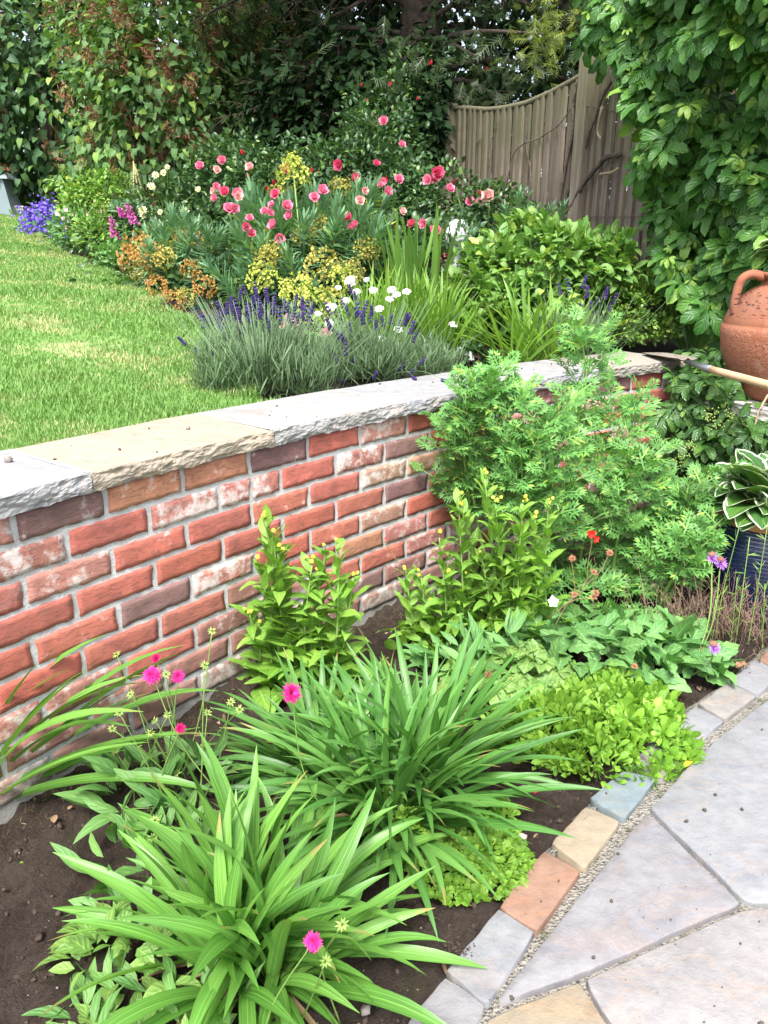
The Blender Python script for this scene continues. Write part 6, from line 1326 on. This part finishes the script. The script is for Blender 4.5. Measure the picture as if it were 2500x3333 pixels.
# pincushion scabious with crimson flowers
kn = thing('crimson_scabious', 'thin-stemmed plant with crimson pincushion flowers against the lower bricks', 'flowering plant', (-.52, 1.56, 0))
kf = [mk('flower', pincushion(), P_crim), mk('flower', pincushion(), P_mag)]
FL_ = [(508, 2143, 1.52, .026, 0), (495, 2198, 1.50, .046, 1), (580, 2202, 1.50, .034, 1), (587, 2371, 1.45, .026, 0), (948, 2256, 1.30, .046, 1), (1020, 3065, .86, .032, 1)]
BD_ = [(380, 2130), (690, 2055), (388, 2320), (365, 2372), (375, 2445), (505, 2345), (490, 2385), (545, 2327), (350, 2510), (575, 2517), (260, 2618), (505, 2670), (675, 2320), (752, 2285), (780, 2310), (450, 2425), (665, 2165), (540, 2195), (425, 2260), (500, 2725), (530, 2850), (300, 3290), (1115, 3010), (1060, 3130)]
rs = np.random.default_rng(261)
for x, y, Y, s_, m_ in FL_:
    p = unproj(x, y, Y); place(kn, 'flower', [kf[m_]], [p], [V3(rs.normal() * .4, -.75, .55)], [s_]); b0 = V3(-.50 + rs.normal() * .06, 1.50 + rs.normal() * .04, 0) if x < 800 else (V3(-.06, 1.35, 0) if y < 2600 else V3(-.20, .86, 0)); obj('stem', tube(smoothline([b0, (b0 + p) / 2 + V3(rs.normal() * .015, rs.normal() * .015, 0), p], 6), .0017, .0013, 5), M_stem, kn)
cm = mk('bud', cat([daisy(9, .75, .2, 95, 1, 'lance', -.4, 1), daisy(9, .35, .2, 40, 2, 'lance', -.3, 2)]), P_calyx); cm2 = ball(.5, 8, 6)
for x, y in BD_:
    Y = 1.48 + rs.uniform(-.06, .08) if x < 700 else 1.36; Y = Y if y < 2660 else (1.25 if y < 3000 and x < 900 else .95); Y = .88 if x > 1000 else Y; Y = .98 if y > 3200 else Y
    p = unproj(x, y, Y); place(kn, 'bud', [cm], [p], [V3(rs.normal() * .3, -.4, .8)], [.0165]); b0 = V3(-.50 + rs.normal() * .07, 1.50 + rs.normal() * .05, 0) if (x < 800 and y < 2660) else V3(p[0] + rs.normal() * .05, max(p[1], .8) + .08, 0); obj('stem', tube(smoothline([b0, (b0 + p) / 2 + V3(rs.normal() * .012, rs.normal() * .012, 0), p], 6), .0016, .0012, 5), M_stem, kn)
mound(kn, T_lance, G_knaut, (-.52, 1.50, 0), .16, .10, .16, 60, .10, 262, rise=.9)
mound(kn, T_lance, G_knaut, (-.45, 1.30, 0), .18, .14, .12, 60, .085, 263, rise=.7, limit=110)
wd = thing('ground_elder', 'patch of fresh toothed weed leaves at the bottom left corner', 'weed', (-.44, 1.05, 0))
mound(wd, T_ov, G_weed, (-.46, 1.05, 0), .13, .14, .08, 80, .055, 264, rise=.3); mound(wd, T_hel, G_knaut, (-.47, 1.20, 0), .10, .10, .09, 22, .075, 267, rise=.5, limit=60); mound(wd, T_lance, G_knaut, (-.36, .93, 0) , .20, .12, .07, 50, .075, 265, rise=.4, limit=90); mound(wd, T_ov, G_weed, (-.38, .92, 0), .12, .08, .06, 50, .05, 266, rise=.3, limit=50)
sd_ = thing('seedlings', 'tiny green seedlings and moss dotted over the bare soil', 'seedlings', (-.62, 1.25, 0), kind='stuff')
a = np.pi * rng.uniform(.60, .83, 420); r_ = rng.uniform(7.25, 8.0, 420); Pm = arc(a, r_, 0); Pm[:, 2] = soil_h(Pm) + .002; leaves(sd_, T_round + T_ov, rng.integers(0, 3, 420), frames(rng.normal(size=(420, 3)) * V3(1, 1, .3), rng.normal(size=(420, 3)) * .3 + V3(0, 0, 1), rng.uniform(.005, .014, 420)), Pm, G_lime, 'leaf', 0)
a = np.pi * rng.uniform(.60, .84, 520); Pm = arc(a, rng.uniform(7.02, 8.0, 520), 0); Pm[:, 2] = soil_h(Pm) + .003
obj('leaf_litter', joined(T_lance + T_ov, rng.integers(0, 7, 520), frames(rng.normal(size=(520, 3)) * V3(1, 1, .25), rng.normal(size=(520, 3)) * .5 + V3(0, 0, 1), rng.uniform(.008, .034, 520)), Pm), leafmat('litter', (.10, .06, .035), (.24, .15, .085), (.30, .22, .13), .2, rough=.85, trans=.05, vein=.1, bump=0), kind='stuff')
# moss along the foot of the wall
a = rng.uniform(2.36, 2.62, 2600); Pm = arc(a, WR - .03 - .10 * rng.random(2600) ** 2, 0); Pm[:, 2] = .03 + .03 * rng.random(2600) * (fbm(Pm * 9, 4) > -.1)
ms = thing('moss', 'brown-green moss along the foot of the brick wall', 'moss', (-.62, 1.72, .02), kind='stuff'); leaves(ms, T_fine, rng.integers(0, 3, 2600), frames(rng.normal(size=(2600, 3)) + V3(0, 0, .6), rng.normal(size=(2600, 3)), rng.uniform(.006, .016, 2600)), Pm, leafmat('moss', (.07, .06, .02), (.13, .12, .04), (.12, .06, .02), .2, trans=.1, vein=0, bump=0), 'leaf', 0)

# dry plant on the right: a tangle of wiry brown stems with a few green shoots
dry = thing('dried_plant', 'brown dried-out tangle of wiry stems in front of the blue pot', 'plant', (1.12, 2.24, 0))
rs = np.random.default_rng(271); tb = []; LP, LD = [], []
for k in range(230):
    b0 = V3(1.13 + rs.normal() * .14, 2.36 + rs.normal() * .09, 0); L = rs.uniform(.10, .26); d = nrm(V3(rs.normal() * .35, rs.normal() * .35 - .1, 1)); p1 = b0 + d * L * .5 + rs.normal(size=3) * .012; p2 = b0 + d * L + rs.normal(size=3) * .02; tb.append(tube([b0, p1, p2], .0013, .0007, 3))
    for j in range(9): f = rs.uniform(.25, 1); LP.append(b0 + (p2 - b0) * f + rs.normal(size=3) * .006); LD.append(d + rs.normal(size=3) * .7)
obj('stems', cat(tb), plainmat('dry_stem', (.12, .075, .058), (.27, .18, .13), 30, .9, 0), dry, kind='stuff')
leaves(dry, T_fine, rs.integers(0, 3, len(LP)), frames(np.array(LD), rs.normal(size=(len(LP), 3)), rs.uniform(.010, .022, len(LP))), np.array(LP), G_dry, 'leaf', 0)
for (x0, y0, x1, y1) in ((2350, 1880, 2410, 1700), (2400, 1990, 2440, 1750), (2450, 1950, 2500, 1700), (2380, 2020, 2400, 1880), (2300, 2100, 2330, 1950), (2480, 2060, 2490, 1900)):
    a_, b_ = unproj(x0, y0 + 60, 2.3), unproj(x1, y1, 2.3); obj('green_shoot', tube(smoothline([V3(a_[0], a_[1], 0), a_, b_], 4), .0022, .0014, 5), M_stem, dry)
    pq = a_ + (b_ - a_) * rs.random((16, 1)); leaves(dry, T_fine, rs.integers(0, 3, 16), frames(rs.normal(size=(16, 3)) * .6 + V3(0, 0, .8), rs.normal(size=(16, 3)), rs.uniform(.02, .045, 16)), pq, G_hel, 'leaf', 0)

# ================================================================== SMALL LOOSE THINGS
M_debris = plainmat('dark_debris', (.035, .028, .022), (.11, .085, .065), 60, .9, .3)
def dplace(rs, n): 
    a = rs.uniform(2.15, 2.6, n); r = WR + rs.uniform(0, .3, n); return np.c_[arc(a, r)[:, :2], np.full(n, .7725)]
g = rocks(90, dplace, .0012, .006, 281); g2 = rocks(14, lambda rs, n: np.c_[arc(2.205 + rs.normal(size=n) * .012, WR + .15 + rs.normal(size=n) * .05)[:, :2], np.full(n, .774)], .004, .010, 282)
obj('coping_crumbs', cat([g, g2]), M_debris, kind='stuff')
def pplace(rs, n): x = rs.uniform(.1, 1.3, n); y = rs.uniform(.75, 2.1, n); k = np.hypot(x - WC[0], y - WC[1]) < 6.98; return np.c_[x[k], y[k], np.full(k.sum(), .0165)]
obj('patio_crumbs', rocks(360, pplace, .0008, .0065, 283), M_debris, kind='stuff')
obj('soil_spill', rocks(140, lambda rs, n: np.c_[arc(2.12 + rs.normal(size=n) * .0, 7.0)[:, :2] * 0 + np.array((0.135, 1.099, 0.000))[:2] + rs.normal(size=(n, 2)) * .014, np.full(n, .017)], .001, .005, 284), M_clod, kind='stuff')
def single(name, label, cat_, p, g, mat, d=(1, 0, .1), n=(0, 0, 1), s=.02):
    M = frames(np.array([d], float), np.array([n], float), s)[0]; h = Geo().addg(g, M); o = obj(name, h, mat, None, loc=p, label=label, category=cat_); return o
M_yel = petalmat('yellow_leaf', (.62, .50, .02), (.72, .60, .05)); M_brn = leafmat('brown_leaf', (.20, .10, .055), (.30, .17, .10), trans=.1, vein=.3)
single('fallen_leaf', 'curled yellow leaf lying in the joint of the setts', 'leaf', (0.755, 1.630, 0.018), strip('lance', 1, .4, 6, fold=.5, droop=.6, droop0=.3), M_yel, (1, .7, .1), s=.04)
single('fallen_leaf', 'crumpled brown dead leaf on the soil at the right beside the setts', 'leaf', (1.096, 2.117, 0.020), strip('ovate', 1, .6, 7, fold=.5, droop=1.2, droop0=.5, wave=.1), M_brn, (1, .2, .2), s=.05)
for lab, q in (('red fallen petal on the soil next to the pink pebble', (0.378, 1.408, 0.012)), ('red fallen petal beneath the lime-green mat', (0.365, 1.539, 0.012)), ('red fallen petal under the arching strap leaf tips', (0.301, 1.488, 0.012))): single('fallen_petal', lab, 'petal', q, strip('obovate', 1, .9, 3, fold=.3, droop=.5), P_red, (.5, 1, .1), s=.014)
pk = rocks(1, lambda rs, n: np.zeros((1, 3)), .011, .011, 9); obj('pebble', pk, plainmat('pink_pebble', (.5, .3, .28), (.6, .4, .38)), None, (0.312, 1.393, 0.012), label='smooth pink pebble on the soil by the round-leaved mat', category='pebble')
pk = rocks(1, lambda rs, n: np.zeros((1, 3)), .013, .013, 12); obj('pebble', pk, M_pebble, None, (-0.030, 0.986, 0.006), label='grey pebble on the bare soil near the bottom of the picture', category='pebble')
for lab, p0, p1 in (('lavender sprig lying on the coping, the longer of two', (0.050, 3.285, 0.785), (0.119, 2.993, 0.776)), ('lavender sprig lying on the coping, nearer the feathery plant', (0.110, 3.156, 0.785), (0.234, 2.936, 0.776))):
    p0, p1 = V3(*p0), V3(*p1); r = thing('lavender_sprig', lab, 'sprig', tuple(p1)); obj('stalk', tube(smoothline([p0, (p0 + p1) / 2 + V3(0, 0, .01), p1], 4), .0013, .001, 4), G_lav, r); place(r, 'flower_spike', [mk('flower_spike', spikelet(), P_lav)], [p1 - nrm(p1 - p0) * .03], [p1 - p0], [.042])
stn = obj('stone', rocks(1, lambda rs, n: np.zeros((1, 3)), .010, .010, 14), M_pebble, None, (-0.548, 2.114, 0.776), label='small grey stone lying on the cream coping stone', category='stone')
stn = obj('stone', rocks(1, lambda rs, n: np.zeros((1, 3)), .012, .012, 15), M_pebble, None, (-0.888, 1.767, 0.776), label='dark small stone at the left end of the coping', category='stone')
bpy.context.view_layer.update()
